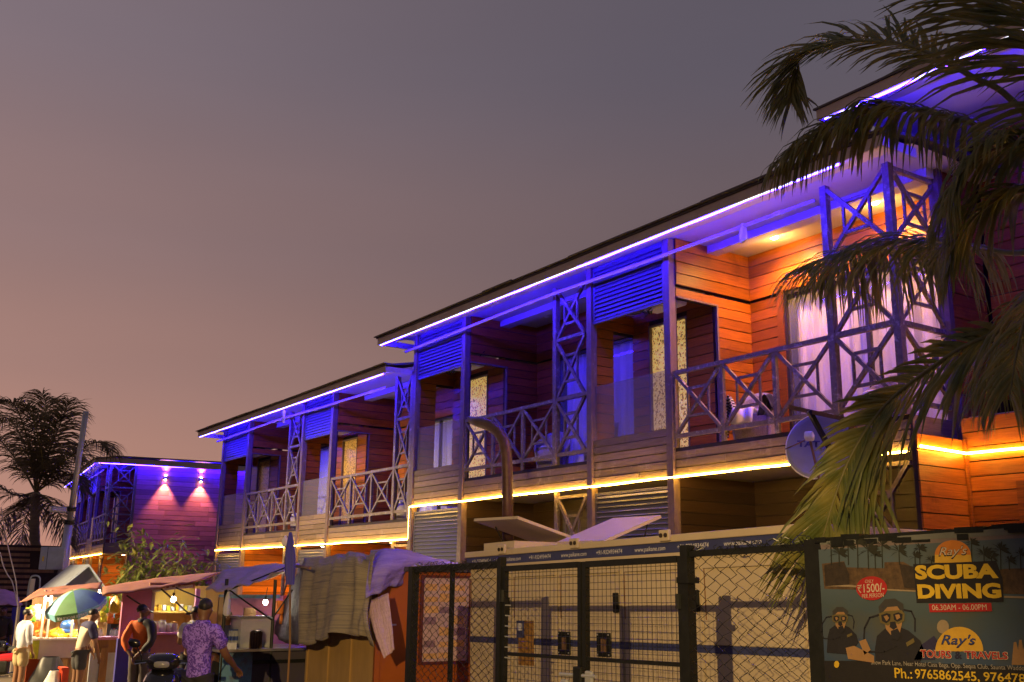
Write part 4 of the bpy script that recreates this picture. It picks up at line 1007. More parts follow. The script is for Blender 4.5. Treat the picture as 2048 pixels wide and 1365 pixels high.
# far palm at the end of the lane
FP = thing('coconut_palm', 'dim bushy palm at the far end of the lane beside the leaning pole', 'palm tree', (0, 0, 0))
CD = 34.0
C2 = dep(72, 985, CD)
t0 = dep(100, 1235, CD); t0.z = gz(t0.x)-.3
tr = spline([t0, dep(90, 1170, CD), dep(70, 1085, CD), C2], 24)
obj('trunk', MB().tube(tr, [.20-.07*i/24+(.02 if i % 2 else 0) for i in range(25)], 12), 'palm_bark', FP, smooth=True)
fl = [((60, 900), (32, 815), (0, 800)), ((80, 890), (92, 820), (85, 788)), ((100, 900), (128, 830), (138, 800)), ((40, 930), (-10, 870), (-40, 860)), ((120, 930), (190, 885), (228, 905)), ((30, 990), (-30, 960), (-80, 990)),
      ((110, 960), (150, 950), (172, 985)), ((70, 1000), (48, 1050), (40, 1130)), ((95, 1000), (125, 1040), (140, 1090)), ((60, 920), (20, 840), (-30, 850)), ((95, 920), (112, 850), (120, 830)), ((50, 1010), (5, 1040), (-20, 1100)), ((85, 930), (70, 850), (55, 810)), ((105, 945), (140, 900), (165, 920))]
for k, q in enumerate(fl):
    d0 = CD+(-1.4, .8, -.4, 1.2)[k % 4]
    frond(FP, [C2, dep(*q[0], (CD+d0)/2), dep(*q[1], d0), dep(*q[2], d0+(.4 if k % 2 else -.5))], 80, 1.15, .05, .30, 40+k, 'palm_leaf_far', .04, tstart=.15, ragged=.2)
# leafy shrub behind the stalls
SH = thing('leafy_shrub', 'broad-leaved shrub growing up behind the snack stalls', 'shrub', (0, 0, 0))
sd_ = 23.0
sb = dep(300, 1300, sd_); sb.z = gz(sb.x)-.1
rg = random.Random(5); lv = MB(); tips = []
for k, (x, y) in enumerate(((262, 1062), (285, 1085), (330, 1090), (365, 1085), (400, 1140), (425, 1135), (300, 1120), (250, 1110), (345, 1130), (235, 1160), (380, 1120), (270, 1150), (320, 1155))):
    tip = dep(x, y, sd_+rg.uniform(-.5, .5)); mid = sb.lerp(tip, .55)+Vector((rg.uniform(-.2, .2), rg.uniform(-.2, .2), .15)); path = spline([sb, mid, tip], 12)
    obj('branch', MB().tube(path, [.035*(1-.8*i/12) for i in range(13)], 6), 'branch_bark', SH)
    for j in range(3, 13):
        for _ in range(16 if j > 6 else 9):
            c = path[j]+Vector((rg.gauss(0, .22), rg.gauss(0, .22), rg.gauss(0, .15))); a, el = rg.uniform(0, 6.28), rg.uniform(-.9, .35); l = rg.uniform(.16, .30)
            d = Vector((math.cos(a)*math.cos(el), math.sin(a)*math.cos(el), math.sin(el))); s = d.cross(Vector((0, 0, 1))).normalized()*l*.2; dn_ = Vector((0, 0, -l*.12))
            o = len(lv.v); lv.v += [tuple(c), tuple(c+d*l*.45+s), tuple(c+d*l+dn_), tuple(c+d*l*.45-s), tuple(c+d*l*.5-Vector((0, 0, .015)))]
            lv.f += [(o, o+1, o+4), (o+1, o+2, o+4), (o+2, o+3, o+4), (o+3, o, o+4)]; lv.m += [0]*4
tag(obj('foliage', lv, 'shrub_leaf', SH), kind='stuff')
# ================================================================== KIOSK, TARPS, STALLS
mat('ply_tan', (.42, .27, .10), .6, .15, 2.5, (3, 3, .8), .05); mat('panel_orange', (.38, .10, .018), .45, .12, 2, dirt=(.5, .3, .15), dirt_amt=.4, dirt_scale=25, dirt_lo=.72)
mat('frame_maroon', (.12, .03, .03), .5, .2); mat('poster_paper', (.52, .38, .44), .35, .15, 5); mat('poster_warm', (.62, .38, .18), .4, .3, 12); mat('poster_red', (.5, .05, .06), .4, .2); mat('poster_violet', (.25, .16, .26), .4, .25, 9)
mat('pink_wall', (.55, .22, .38), .75, .15, 5, bump=.2, dirt=(.25, .1, .16), dirt_amt=.5, dirt_scale=14, dirt_lo=.66); mat('blue_wall', (.05, .045, .30), .6, .15, 4); mat('yellow_wall', (.50, .36, .07), .7, .12, 3, (1, 1, .5)); mat('brown_panel', (.36, .17, .10), .65, .15, 3)
mat('sky_blue_panel', (.13, .30, .48), .5, .2, 3, dirt=(.13, .06, .05), dirt_amt=.9, dirt_scale=1.7, dirt_lo=.50); mat('steel', (.55, .55, .55), .3, .2, 6, metal=.8); mat('tin_sheet', (.40, .44, .50), .5, .15, 5, metal=.3); mat('cream_panel', (.66, .56, .48), .5, .08, 4)
mat('wood_rough', (.25, .14, .06), .8, .45, 4, (2, 2, .4), .5); mat('red_cloth', (.35, .06, .02), .8, .2, 5); mat('canopy_orange', (.34, .14, .09), .8, .25, 4, dirt=(.14, .08, .06), dirt_amt=.7, dirt_scale=3, dirt_lo=.52); mat('canopy_pink', (.45, .22, .36), .8, .25, 3); mat('jug_blue', (.03, .09, .30), .15, .1, spec=.7)
mat('pack_yellow', (.65, .40, .02), .35, .3, 14, rnd=.25); mat('pack_orange', (.62, .16, .02), .35, .3, 14, rnd=.2); mat('pack_red', (.45, .04, .03), .35, .3, 14, rnd=.2); mat('pack_green', (.15, .42, .04), .35, .3, 14, rnd=.2); mat('pack_white', (.65, .66, .66), .35, .2, 14, rnd=.2); mat('pack_lime', (.50, .50, .03), .35, .3, 14)
mat('fruit_orange', (.60, .20, .02), .5, .15, 20, rnd=.2); mat('clear_plastic', (.62, .66, .70), .1, .1, alpha=.5); mat('cap_yellow', (.7, .5, .02), .4, .1); mat('label_blue', (.03, .06, .25), .5, .2); mat('bin_black', (.02, .02, .022), .5, .3, 8); mat('bucket_red', (.50, .05, .015), .4, .1)
def tarpmat(name, stops, sc, bump=.5, rough=.7, dark=None):
    m = bpy.data.materials.new(name); m.use_nodes = True; N, L = m.node_tree.nodes, m.node_tree.links; b = N['Principled BSDF']; b.inputs['Roughness'].default_value = rough
    uv = N.new('ShaderNodeUVMap'); mp = N.new('ShaderNodeMapping'); mp.inputs['Scale'].default_value = (.6, sc, 1); L.new(uv.outputs[0], mp.inputs[0])
    nz = N.new('ShaderNodeTexNoise'); nz.inputs['Scale'].default_value = 2.2; nz.inputs['Detail'].default_value = 7; nz.inputs['Roughness'].default_value = .7; L.new(mp.outputs[0], nz.inputs['Vector'])
    rp = N.new('ShaderNodeValToRGB'); e = rp.color_ramp.elements; e[0].position, e[0].color = stops[0][0], (*stops[0][1], 1); e[1].position, e[1].color = stops[-1][0], (*stops[-1][1], 1)
    for p, c in stops[1:-1]: q = e.new(p); q.color = (*c, 1)
    L.new(nz.outputs[0], rp.inputs[0]); L.new(rp.outputs[0], b.inputs['Base Color'])
    m2 = N.new('ShaderNodeMapping'); m2.inputs['Scale'].default_value = (9, 5, 1); L.new(uv.outputs[0], m2.inputs[0])
    n2 = N.new('ShaderNodeTexNoise'); n2.inputs['Scale'].default_value = 1.5; n2.inputs['Detail'].default_value = 6; L.new(m2.outputs[0], n2.inputs['Vector'])
    bp = N.new('ShaderNodeBump'); bp.inputs['Strength'].default_value = bump; bp.inputs['Distance'].default_value = .05; L.new(n2.outputs[0], bp.inputs['Height']); L.new(bp.outputs[0], b.inputs['Normal'])
    MATS[name] = m
tarpmat('tarp_striped', ((.30, (.07, .075, .12)), (.44, (.21, .18, .14)), (.52, (.29, .25, .19)), (.60, (.17, .15, .13)), (.70, (.08, .08, .13))), 16)
tarpmat('tarp_violet', ((.3, (.13, .10, .42)), (.5, (.24, .20, .58)), (.7, (.36, .32, .62))), 3)
tarpmat('cloth_pink', ((.3, (.50, .33, .40)), (.6, (.62, .44, .50))), 8)
tarpmat('tarp_brown', ((.3, (.28, .22, .17)), (.55, (.42, .34, .26)), (.7, (.25, .18, .30))), 5)
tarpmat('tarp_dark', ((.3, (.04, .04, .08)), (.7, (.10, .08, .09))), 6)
def sheet(name, rows, m, parent=None, nu=40, nv=24, amp=.02, fold=5, seed=1, thick=.006, edge=.0, grow=0.0):
    """cloth through rows of points (top to bottom), with folds that run down it"""
    rg = random.Random(seed); ph = [rg.uniform(0, 6.3) for _ in range(6)]
    R_ = [spline(r, nu) if len(r) > 1 else r for r in rows]; mb = MB(); cols = [spline([r[i] for r in R_], nv) if len(R_) > 1 else None for i in range(nu+1)]
    P0 = [[cols[i][j].copy() for i in range(nu+1)] for j in range(nv+1)]
    for j in range(nv+1):
        for i in range(nu+1):
            a = P0[j][min(i+1, nu)]-P0[j][max(i-1, 0)]; b = P0[min(j+1, nv)][i]-P0[max(j-1, 0)][i]; n = a.cross(b)
            n = n.normalized() if n.length > 1e-6 else Vector((0, -1, 0)); u, v = i/nu, j/nv
            d = math.sin(u*fold*6.28+ph[0]+v*1.5)+.6*math.sin(u*fold*2.3*6.28+ph[1]-v*2.2)+.35*math.sin(u*fold*4.1*6.28+ph[2]+v*5)+.4*math.sin(v*9+ph[3]+u*4)
            p = P0[j][i]+n*d*amp*(.35+.65*v)*(1+grow*max(0, min(1, (u-.4)*3)))
            if j == nv and edge: p = p+b.normalized()*edge*math.sin(u*23+ph[4])
            mb.v.append(tuple(p))
    uvs = []
    for j in range(nv):
        for i in range(nu):
            a = j*(nu+1)+i; mb.f.append((a, a+1, a+nu+2, a+nu+1)); mb.m.append(0); uvs += [(i/nu, j/nv), ((i+1)/nu, j/nv), ((i+1)/nu, (j+1)/nv), (i/nu, (j+1)/nv)]
    me = mb.mesh(name, True); ul = me.uv_layers.new(name='UVMap')
    for k, q in enumerate(uvs): ul.data[k].uv = q
    o = obj(name, me, m, parent)
    if thick: o.modifiers.new('solid', 'SOLIDIFY').thickness = thick
    return o
def pbox(name, x0, y0, x1, y1, X, t, m, parent=None, ground=False, bevel=0, front=True):
    """upright box whose lane-side face lies in the plane x = X; its face spans what one sees between these sight lines"""
    a, b = onX(x0, y0, X), onX(x1, y1, X); c, d = onX(x1, y0, X), onX(x0, y1, X)
    ya, yb = sorted(((a.y+d.y)/2, (b.y+c.y)/2)); zt = (a.z+c.z)/2; zb = gz(X)-.05 if ground else (b.z+d.z)/2
    L0 = parent.matrix_world.translation if False else (parent.location if parent is not None and parent.type == 'EMPTY' else Vector((0, 0, 0)))
    return obj(name, MB().box(X-t-L0.x, X-L0.x, ya-L0.y, yb-L0.y, zb-L0.z, zt-L0.z), m, parent, bevel=bevel)
# ---- kiosk
KX0, KX1, KY0, KY1 = -14.15, -12.0, 6.1, 8.2; kz = gz(-13)-.05
K = thing('kiosk', 'shuttered kiosk with a tan plywood front and an orange side, under the tarps', 'kiosk', (0, 0, 0))
obj('wall', MB().box(KX0+.03, KX1-.03, KY0+.03, KY1, kz, 1.74), 'backing_dark', K)
n_ = 3; w_ = (KX1-KX0-.06)/n_
for i in range(n_): piece('front_panel', 'ply_tan', KX0+.03+i*w_+.004, KX0+.03+(i+1)*w_-.004, KY0+.005, KY0+.03, kz, 1.74, K)
for i in range(n_+1): piece('batten', 'ply_tan', KX0+.01+i*w_*1.0, KX0+.06+i*w_, KY0-.02, KY0+.004, kz, 1.74, K)
obj('corner_trim', MB().box(KX1-.03, KX1+.02, KY0-.02, KY0+.05, kz, 1.76), 'panel_orange', K)
for ya, yb in ((KY0+.06, KY0+1.15), (KY0+1.17, KY1)): piece('side_panel', 'panel_orange', KX1-.028, KX1, ya, yb, kz, 1.74, K)
hd = onX(785, 1250, KX1+.03); obj('door_handle', MB().bar(hd-Vector((0, .04, 0)), hd+Vector((0, .05, 0)), .02).bar(hd-Vector((.03, 0, 0)), hd, .02), 'metal_grey', K)
obj('roof', MB().box(KX0-.1, KX1+.08, KY0-.12, KY1+.1, 1.745, 1.80), 'roof_sheet', K)
FPs = thing('framed_poster', 'maroon-framed pinkish menu poster on the orange kiosk side, behind chain link', 'poster', (-11.985, 6.70, .58))
pw, phh = .77, 1.12
obj('print', MB().box(.0, .012, .03, pw-.03, .03, phh-.03), 'poster_paper', FPs)
for y0, y1, z0, z1 in ((0, .035, 0, phh), (pw-.035, pw, 0, phh), (.036, pw-.036, 0, .035), (.036, pw-.036, phh-.035, phh)): piece('frame_bar', 'frame_maroon', -.01, .03, y0, y1, z0, z1, FPs)
rg = random.Random(8)
for r_ in range(7):
    for c_ in range(3):
        if rg.random() < .85:
            m = 'poster_warm' if r_ in (5, 6, 0) or rg.random() < .4 else ('poster_red' if (r_ == 4 and c_ == 0) else 'poster_violet')
            y = .06+c_*.225; z = .07+r_*.142; piece('printed_picture', m, .013, .0145, y, y+rg.uniform(.14, .21), z, z+rg.uniform(.06, .11), FPs)
# ---- tarps over the kiosk
def Yp(pts): return [onY(x, y, Y) for x, y, Y in pts]
t1 = sheet('striped_tarp', [Yp([(610, 1119, 6.0), (650, 1113, 6.0), (705, 1107, 6.0), (763, 1099, 6.0)]), Yp([(606, 1150, 5.80), (650, 1140, 5.80), (710, 1132, 5.82), (752, 1130, 5.85)]), Yp([(601, 1225, 5.72), (640, 1220, 5.70), (700, 1212, 5.74), (748, 1215, 5.85)]), Yp([(598, 1291, 5.68), (640, 1282, 5.66), (700, 1268, 5.72), (764, 1292, 5.9)])], 'tarp_striped', None, 90, 34, .036, 1.9, 5, .006, .02, 1.8)
tag(t1, 'creased brown and blue striped tarp hanging down the kiosk front', 'tarp')
t2 = sheet('striped_tarp', [Yp([(594, 1150, 6.35), (611, 1119, 6.0)]), Yp([(568, 1215, 6.5), (604, 1190, 5.76)]), Yp([(541, 1262, 6.7), (570, 1285, 6.2), (599, 1291, 5.68)])], 'tarp_dark', None, 20, 16, .02, 1.6, 6)  # side turned from the lamp: its shade is put into the cloth colour
tag(t2, 'side flap of the striped tarp, coloured as shaded, towards the blue stall', 'tarp')
t3 = sheet('violet_tarp', [Yp([(742, 1100, 5.98), (812, 1100, 6.6), (870, 1118, 7.6), (942, 1131, 8.6)]), Yp([(736, 1142, 5.78), (800, 1135, 6.3), (860, 1128, 7.2), (942, 1134, 8.55)]), Yp([(729, 1198, 5.70), (780, 1176, 6.15), (822, 1166, 6.7), (940, 1140, 8.5)])], 'tarp_violet', None, 40, 16, .022, 2.0, 7, .006, .01)
tag(t3, 'violet-blue tarp thrown over the kiosk roof corner', 'tarp')
t4 = sheet('pink_cloth', [Yp([(733, 1206, 5.84), (776, 1186, 6.0)]), Yp([(748, 1262, 5.80), (784, 1250, 5.95)]), Yp([(768, 1318, 5.82), (789, 1300, 5.92)])], 'cloth_pink', None, 14, 18, .012, .8, 9)
tag(t4, 'pink cloth tail hanging below the violet tarp', 'cloth')
tag(obj('wooden_stick', MB().tube(Yp([(591, 1132, 5.9), (620, 1137, 5.6)]), .022, 8), 'wood_rough'), 'short wooden stick poking out beside the striped tarp', 'stick')
# ---- furled umbrella on a pole
UB = thing('furled_umbrella', 'furled violet umbrella with a white rag tied to its tall pole', 'umbrella', (0, 0, 0))
ub = [onY(581, 1065, 5.4), onY(580, 1160, 5.4), onY(580, 1290, 5.4)]; ub.append(Vector((ub[2].x, ub[2].y, gz(ub[2].x))))
obj('pole', MB().tube(ub, .014, 8), 'wood_rough', UB)
def furl(u, v):
    a = 2*math.pi*u; rr = (.02+.055*math.sin(min(1, v*1.1)*math.pi*.75))*(1+.25*math.sin(a*4)); c = ub[0].lerp(ub[1], v*1.1)
    return c+Vector((rr*math.cos(a), rr*math.sin(a), 0))
obj('furled_canopy', MB().grid(furl, 24, 14), 'blue_wall', UB, smooth=True)
rag = bag('white_rag', 'white rag knotted on the furled umbrella', onY(571, 1072, 5.38), .13, .15, 6)
# ---- stall with blue counter
S2 = thing('snack_stall', 'snack stall with a pale blue counter under a brown tarp awning', 'stall', (0, 0, 0)); SX = -15.0
tb_ = obj('counter_top', MB().box(SX-1.0, SX+.12, onX(432, 1305, SX).y, onX(620, 1305, SX).y, .60, .635), 'steel', S2)
y0_, y1_ = onX(440, 1320, SX).y, onX(505, 1320, SX).y; y2_ = onX(618, 1320, SX).y
piece('counter_panel', 'sky_blue_panel', SX-.03, SX, y0_, y1_, gz(SX)-.05, .60, S2); piece('counter_panel', 'tarp_dark', SX-.03, SX, y1_+.004, y2_, gz(SX)-.05, .60, S2)
piece('counter_shelf', 'metal_dark', SX+.005, SX+.03, y1_+.01, y2_, .42, .47, S2)
for yy in (y0_+.02, onX(543, 1300, SX).y, y2_-.02): obj('post', MB().tube([(SX-.02, yy, gz(SX)), (SX-.02, yy, 1.62)], .026, 8), 'metal_dark', S2)
pbox('back_wall', 445, 1192, 620, 1285, SX-1.6, .05, 'pink_wall', S2, True); pbox('blue_beam', 440, 1190, 560, 1197, SX-1.5, .06, 'sky_blue_panel', S2)
pbox('side_wall', 435, 1195, 446, 1300, SX-1.0, .05, 'wood_rough', S2, True)
aw = [[onX(445, 1141, SX-1.6), onX(520, 1131, SX-1.6), onX(600, 1127, SX-1.5)], [onX(432, 1160, SX-.6), onX(505, 1150, SX-.6), onX(600, 1137, SX-.6)], [onX(410, 1184, SX+.3), onX(470, 1176, SX+.3), onX(546, 1152, SX+.25)]]
sheet('awning', aw, 'tarp_brown', S2, 30, 14, .022, 2, 11)
for p, q in (((458, 1180), (543, 1240)), ((458, 1180), (590, 1128)), ((543, 1240), (585, 1180))): obj('stay_bar', MB().tube([onX(*p, SX+.05), onX(*q, SX-.02)], .012, 6), 'metal_dark', S2)
def bulb(parent, p, e, name='bulb', r=.035, col=(1.0, .90, .66)):
    b_ = obj(name, MB().ball(p, r, r, r*1.25), 'bulb_cool', parent, smooth=True)
    obj('bulb_cap', MB().tube([Vector(p)+Vector((0, 0, r)), Vector(p)+Vector((0, 0, r*2.6))], r*.5, 8), 'metal_dark', b_)
    obj('cord', MB().tube([Vector(p)+Vector((0, 0, r*2.5)), Vector(p)+Vector((0, .02, .22))], .006, 5), 'metal_dark', b_)
    light('bulb_glow', 'POINT', Vector(p), e, col, parent, r*1.1)
bulb(S2, onX(531, 1205, SX-.35), 70)
bag('plastic_bag', 'white carrier bag hanging from the awning corner of the blue stall', onX(457, 1184, SX+.12), .10, .34, 12)
DB = thing('display_case', 'frosted plastic display box on the blue stall counter', 'case', (0, 0, 0))
pbox('case', 481, 1238, 545, 1298, SX-.25, .45, 'clear_plastic', DB); pbox('lid', 480, 1233, 546, 1238, SX-.24, .47, 'steel', DB); pbox('tray', 486, 1285, 540, 1296, SX-.3, .35, 'pack_white', DB); pbox('sign_card', 488, 1216, 512, 1233, SX-.4, .02, 'wood_rough', DB)
U2 = thing('tea_urn', 'ribbed metal tea urn on the blue stall counter', 'urn', onX(510, 1304, SX-.08)); ur = .085
obj('urn_body', MB().lathe([(ur, 0), (ur, .26), (ur*.9, .29), (ur*.5, .31)], 20), 'pipe_brown', U2, smooth=True)
for i in range(14): a = i/14*6.283; obj('urn_rib', MB().tube([(ur*1.01*math.cos(a), ur*1.01*math.sin(a), .01), (ur*1.01*math.cos(a), ur*1.01*math.sin(a), .28)], .006, 5), 'metal_rust', U2)
obj('tap', MB().tube([(.08, 0, .05), (.13, -.01, .05), (.13, -.01, .02)], .010, 6), 'steel', U2)
_bm = {}
def bottle(label, loc, h=.2, r=.032, m='clear_plastic', cap='label_blue', group=None, band=None):
    t = thing('bottle', label, 'bottle', loc, 0, group)
    key = (h, r, m)
    if key not in _bm:
        me = MB().lathe([(r*.9, 0), (r, .01), (r, h*.62), (r*.45, h*.85), (r*.4, h*.9)], 12).mesh('bottle_body', True); me.materials.append(MT(m)); _bm[key] = me
    obj('bottle_body', _bm[key], None, t)
    obj('bottle_cap', MB().lathe([(r*.45, h*.9), (r*.45, h)], 10), cap, t)
    if band: obj('bottle_label', MB().lathe([(r*1.02, h*.2), (r*1.02, h*.5)], 12), band, t)
    return t
for i in range(7): bottle('small water bottle lined up on the blue stall counter', onX(457+i*3.6, 1287, SX-.35-.02*(i % 2)), .2, .03, 'clear_plastic', 'label_blue', 'water bottles on the blue stall', 'label_blue')
tag(pbox('white_carton', 447, 1286, 473, 1304, SX-.05, .18, 'pack_white'), 'white carton at the edge of the blue stall counter', 'carton')
tag(pbox('yellow_tub', 438, 1287, 446, 1301, SX-.02, .07, 'cap_yellow', bevel=.015), 'yellow tub standing by the white carton', 'tub')
for i, (x, y) in enumerate(((560, 1215), (575, 1205), (590, 1220), (568, 1235))): tag(pbox('hanging_packet', x-8, y-14, x+8, y+14, SX-.9-.05*i, .04, ('pack_orange', 'pack_red', 'pack_yellow', 'pack_orange')[i], bevel=.015), ('orange snack packet hung high inside the blue stall', 'red snack packet hung inside the blue stall', 'yellow snack packet hung inside the blue stall by the flap', 'low orange snack packet hung inside the blue stall')[i], 'packet')
# ---- pink stall with yellow shelves
S3 = thing('snack_stall', 'pink and blue painted stall with lit yellow shelves inside', 'stall', (0, 0, 0)); PX = -19.0
pbox('upper_wall', 243, 1180, 304, 1277, PX, .08, 'pink_wall', S3); pbox('lower_wall', 232, 1277, 300, 1365, PX+.004, .09, 'blue_wall', S3, True)
pbox('back_wall', 296, 1172, 445, 1290, PX-.95, .05, 'yellow_wall', S3, True)
for x in (334, 372, 408): pbox('wall_batten', x, 1175, x+2.5, 1285, PX-.94, .01, 'yellow_wall', S3)
pbox('jamb', 302, 1176, 308, 1272, PX+.02, .1, 'cream_panel', S3); pbox('pillar', 386, 1178, 394, 1365, PX+.05, .09, 'pink_wall', S3, True)
pbox('shelf', 303, 1222, 432, 1226, PX-.6, .34, 'yellow_wall', S3); pbox('counter_top', 300, 1265, 440, 1269, PX+.1, .55, 'pink_wall', S3); pbox('counter_panel', 300, 1269, 390, 1365, PX+.02, .05, 'brown_panel', S3, True); pbox('counter_panel', 394, 1269, 440, 1365, PX+.01, .05, 'brown_panel', S3, True)
pbox('header', 300, 1166, 390, 1177, PX+.03, .06, 'brown_panel', S3)
for i in range(7): pbox('scallop', 304+i*11.5, 1171, 310+i*11.5, 1177, PX+.04, .008, 'cream_panel', S3)
sheet('roof_sheet', [[onX(205, 1176, PX-1.4), onX(320, 1158, PX-1.4), onX(442, 1146, PX-1.4)], [onX(205, 1192, PX+.55), onX(300, 1180, PX+.55), onX(390, 1165, PX+.5)]], 'canopy_orange', S3, 20, 6, .01, 3, 3, .02)
for p, q in (((352, 1176), (420, 1205)), ((254, 1192), (305, 1225)), ((322, 1178), (378, 1228))): obj('stay_bar', MB().tube([onX(*p, PX+.5), onX(*q, PX+.03)], .014, 6), 'metal_dark', S3)
bulb(S3, onX(347, 1199, PX-.30), 150, r=.045)
tl = obj('tube_lamp', MB().tube([onX(305, 1183, PX+.35), onX(385, 1172, PX+.35)], .02, 8), 'white_plastic', S3)
rg = random.Random(21)
for i in range(9):
    x = 308+i*8.6; h = rg.uniform(6, 15); m = ('pack_white', 'pack_yellow', 'pack_white', 'pack_lime')[i % 4] if i > 1 else 'pack_yellow'
    tag(pbox('goods_box', x, 1222-h, x+7, 1222, PX-.68, .12, m, bevel=.006), 'small goods box on the yellow shelf', 'box', 'boxes along the yellow shelf')
for i, x in enumerate((312, 324, 335, 347)):
    J = thing('jar', ('clear jar of pink sweets on the pink sill', 'clear jar of white sweets on the pink sill', 'wide clear jar of biscuits on the pink sill', 'yellow-lidded jar of chocolates on the pink sill')[i], 'jar', onX(x, 1266, PX-.12))
    hh = (.20, .22, .17, .19)[i]; obj('glass_body', MB().lathe([(.05, 0), (.062, .02), (.062, hh*.75), (.045, hh*.9)], 14), 'clear_plastic', J, smooth=True)
    obj('contents', MB().lathe([(.05, .01), (.052, hh*.5), (.02, hh*.55)], 12), ('poster_red', 'pack_white', 'wood_rough', 'frame_maroon')[i], J)
    obj('lid', MB().lathe([(.05, hh*.9), (.05, hh)], 14), 'cap_yellow' if i == 3 else 'clear_plastic', J)
# ---- cart with umbrella
S4 = thing('snack_cart', 'cream-fronted snack cart heaped with yellow packets', 'cart', (0, 0, 0)); CX_ = -22.5
pbox('front_panel', 78, 1280, 150, 1318, CX_, .04, 'cream_panel', S4); pbox('side_panel', 62, 1278, 77.5, 1318, CX_, .04, 'pack_lime', S4); pbox('counter_top', 60, 1276, 206, 1280, CX_+.05, .8, 'cream_panel', S4)
pbox('red_skirt', 52, 1318, 118, 1365, CX_-.1, .03, 'red_cloth', S4, True); pbox('cart_rail', 118, 1316, 150, 1320, CX_+.01, .05, 'wood_rough', S4)
for x in (122, 137): pbox('leg', x-2.5, 1318, x+2.5, 1365, CX_, .05, 'wood_rough', S4, True)
for x in (87, 99, 147, 195): pbox('post', x-2.2, 1180, x+2.2, 1278, CX_-.05, .04, 'cream_panel', S4)
pbox('back_shelf', 60, 1236, 205, 1239, CX_-.75, .25, 'wood_rough', S4); pbox('back_board', 60, 1195, 215, 1300, CX_-1.05, .04, 'wood_rough', S4, True)
pbox('bark_panel', 190, 1280, 243, 1306, CX_+1.2, .06, 'wood_rough', S4); pbox('bark_counter', 184, 1275, 246, 1280, CX_+1.25, .5, 'pink_wall', S4); pbox('tin_panel', 178, 1306, 242, 1365, CX_+1.2, .05, 'tin_sheet', S4, True)
pbox('bark_trunk', 199, 1296, 214, 1365, CX_+1.24, .03, 'wood_rough', S4, True)
sheet('awning', [[onX(80, 1178, CX_-.8), onX(205, 1166, CX_-.8)], [onX(38, 1206, CX_+.8), onX(110, 1190, CX_+.8), onX(200, 1176, CX_+.8)]], 'canopy_orange', S4, 20, 8, .012, 2, 15, .012)
light('stall_tube_glow', 'POINT', onX(180, 1185, CX_+.1), 150, (1.0, .88, .62), S4, .08); light('stall_tube_glow', 'POINT', onX(95, 1200, CX_+.1), 60, (1.0, .82, .5), S4, .08)
obj('tube_lamp', MB().tube([onX(228, 1183, CX_+.4), onX(238, 1181, CX_+.4)], .03, 8), 'bulb_cool', S4); obj('tube_lamp', MB().tube([onX(92, 1199, CX_+.1), onX(98, 1199, CX_+.1)], .025, 8), 'bulb_cool', S4)
UM = thing('sun_umbrella', 'tilted green and blue beer umbrella over the snack cart', 'umbrella', onX(146, 1178, CX_+.9))
un = Vector((.22, -.30, .92)).normalized(); uq = un.to_track_quat('Z', 'Y').to_euler()
mat('umb_green', (.09, .22, .09), .7, .15, 6); mat('umb_blue', (.08, .15, .32), .7, .12, 6); mat('umb_tan', (.42, .34, .22), .7, .1, 6); mat('umb_lightblue', (.18, .42, .55), .7, .1, 6)
for k in range(8):
    a0, a1 = k*math.pi/4, (k+1)*math.pi/4
    def pan(u, v):
        a = a0+(a1-a0)*u; rr = .56*v*(1-.06*math.sin(u*math.pi)*v); return (rr*math.cos(a), rr*math.sin(a), -.04-.27*v*v)
    g_ = obj('canopy_panel', MB().grid(pan, 6, 8), ('umb_blue', 'umb_green', 'umb_tan', 'umb_green', 'umb_tan', 'umb_lightblue', 'umb_green', 'umb_blue')[k], UM, (0, 0, 0), uq, smooth=True)
    def val(u, v):
        a = a0+(a1-a0)*u; rr = .56*(1-.06*math.sin(u*math.pi)); return (rr*math.cos(a), rr*math.sin(a), -.31-.13*v*(1-.15*math.sin(u*math.pi)))
    v_ = obj('valance', MB().grid(val, 6, 2), ('umb_lightblue', 'umb_green', 'umb_tan', 'umb_green', 'umb_tan', 'umb_lightblue', 'umb_green', 'umb_lightblue')[k], g_)
    if k in (0, 6, 7):
        am = (a0+a1)/2; tm = text_mesh(("BECK'S ICE", '', '', '', '', '', "BECK'S ICE", 'SMOOTH TASTE')[k], .07, 'print_white', 1, 0, .002)
        for v in tm.vertices: aa = am-v.co.x/.56; v.co = (.565*math.cos(aa), .565*math.sin(aa), -.375+v.co.y)
        obj('lettering', tm, None, g_)
obj('umbrella_pole', MB().tube([un*-.1, un*-.7, (un.x*-1.0, un.y*-1.0, -2.2)], .02, 8), 'steel', UM)
WJ = thing('water_jug', 'big blue water jug standing among the snack packets', 'jug', onX(133, 1268, CX_-.35))
obj('jug_body', MB().lathe([(.12, 0), (.135, .02), (.135, .09), (.125, .10), (.135, .11), (.135, .19), (.11, .24), (.05, .27), (.045, .31)], 20), 'jug_blue', WJ, smooth=True); obj('jug_cap', MB().lathe([(.05, .31), (.05, .335)], 14), 'blue_wall', WJ)
_pk = {}
def pillow(m):
    if m not in _pk:
        def f(u, v):
            x, z = u*2-1, v*2-1; return (.5*(1-x**4)**.5*(1-z**4)**.5*1 if False else .22*max(0, (1-x**4))*max(0, (1-z**4)), x*.5, z*.5)
        def gq(u, v): p = f(u, v); return (-p[0], p[1], p[2])
        mb = MB().grid(f, 6, 6).grid(gq, 6, 6); me = mb.mesh('packet_'+m, True); me.materials.append(MT(m)); _pk[m] = me
    return _pk[m]
def packet(name, label, m, p, w, h, rx, ry, rz, group, cat='packet'):
    o = obj(name, pillow(m), None, None, p, (rx, ry, rz), (w*.9, w, h)); return tag(o, label, cat, group)
rg = random.Random(31)
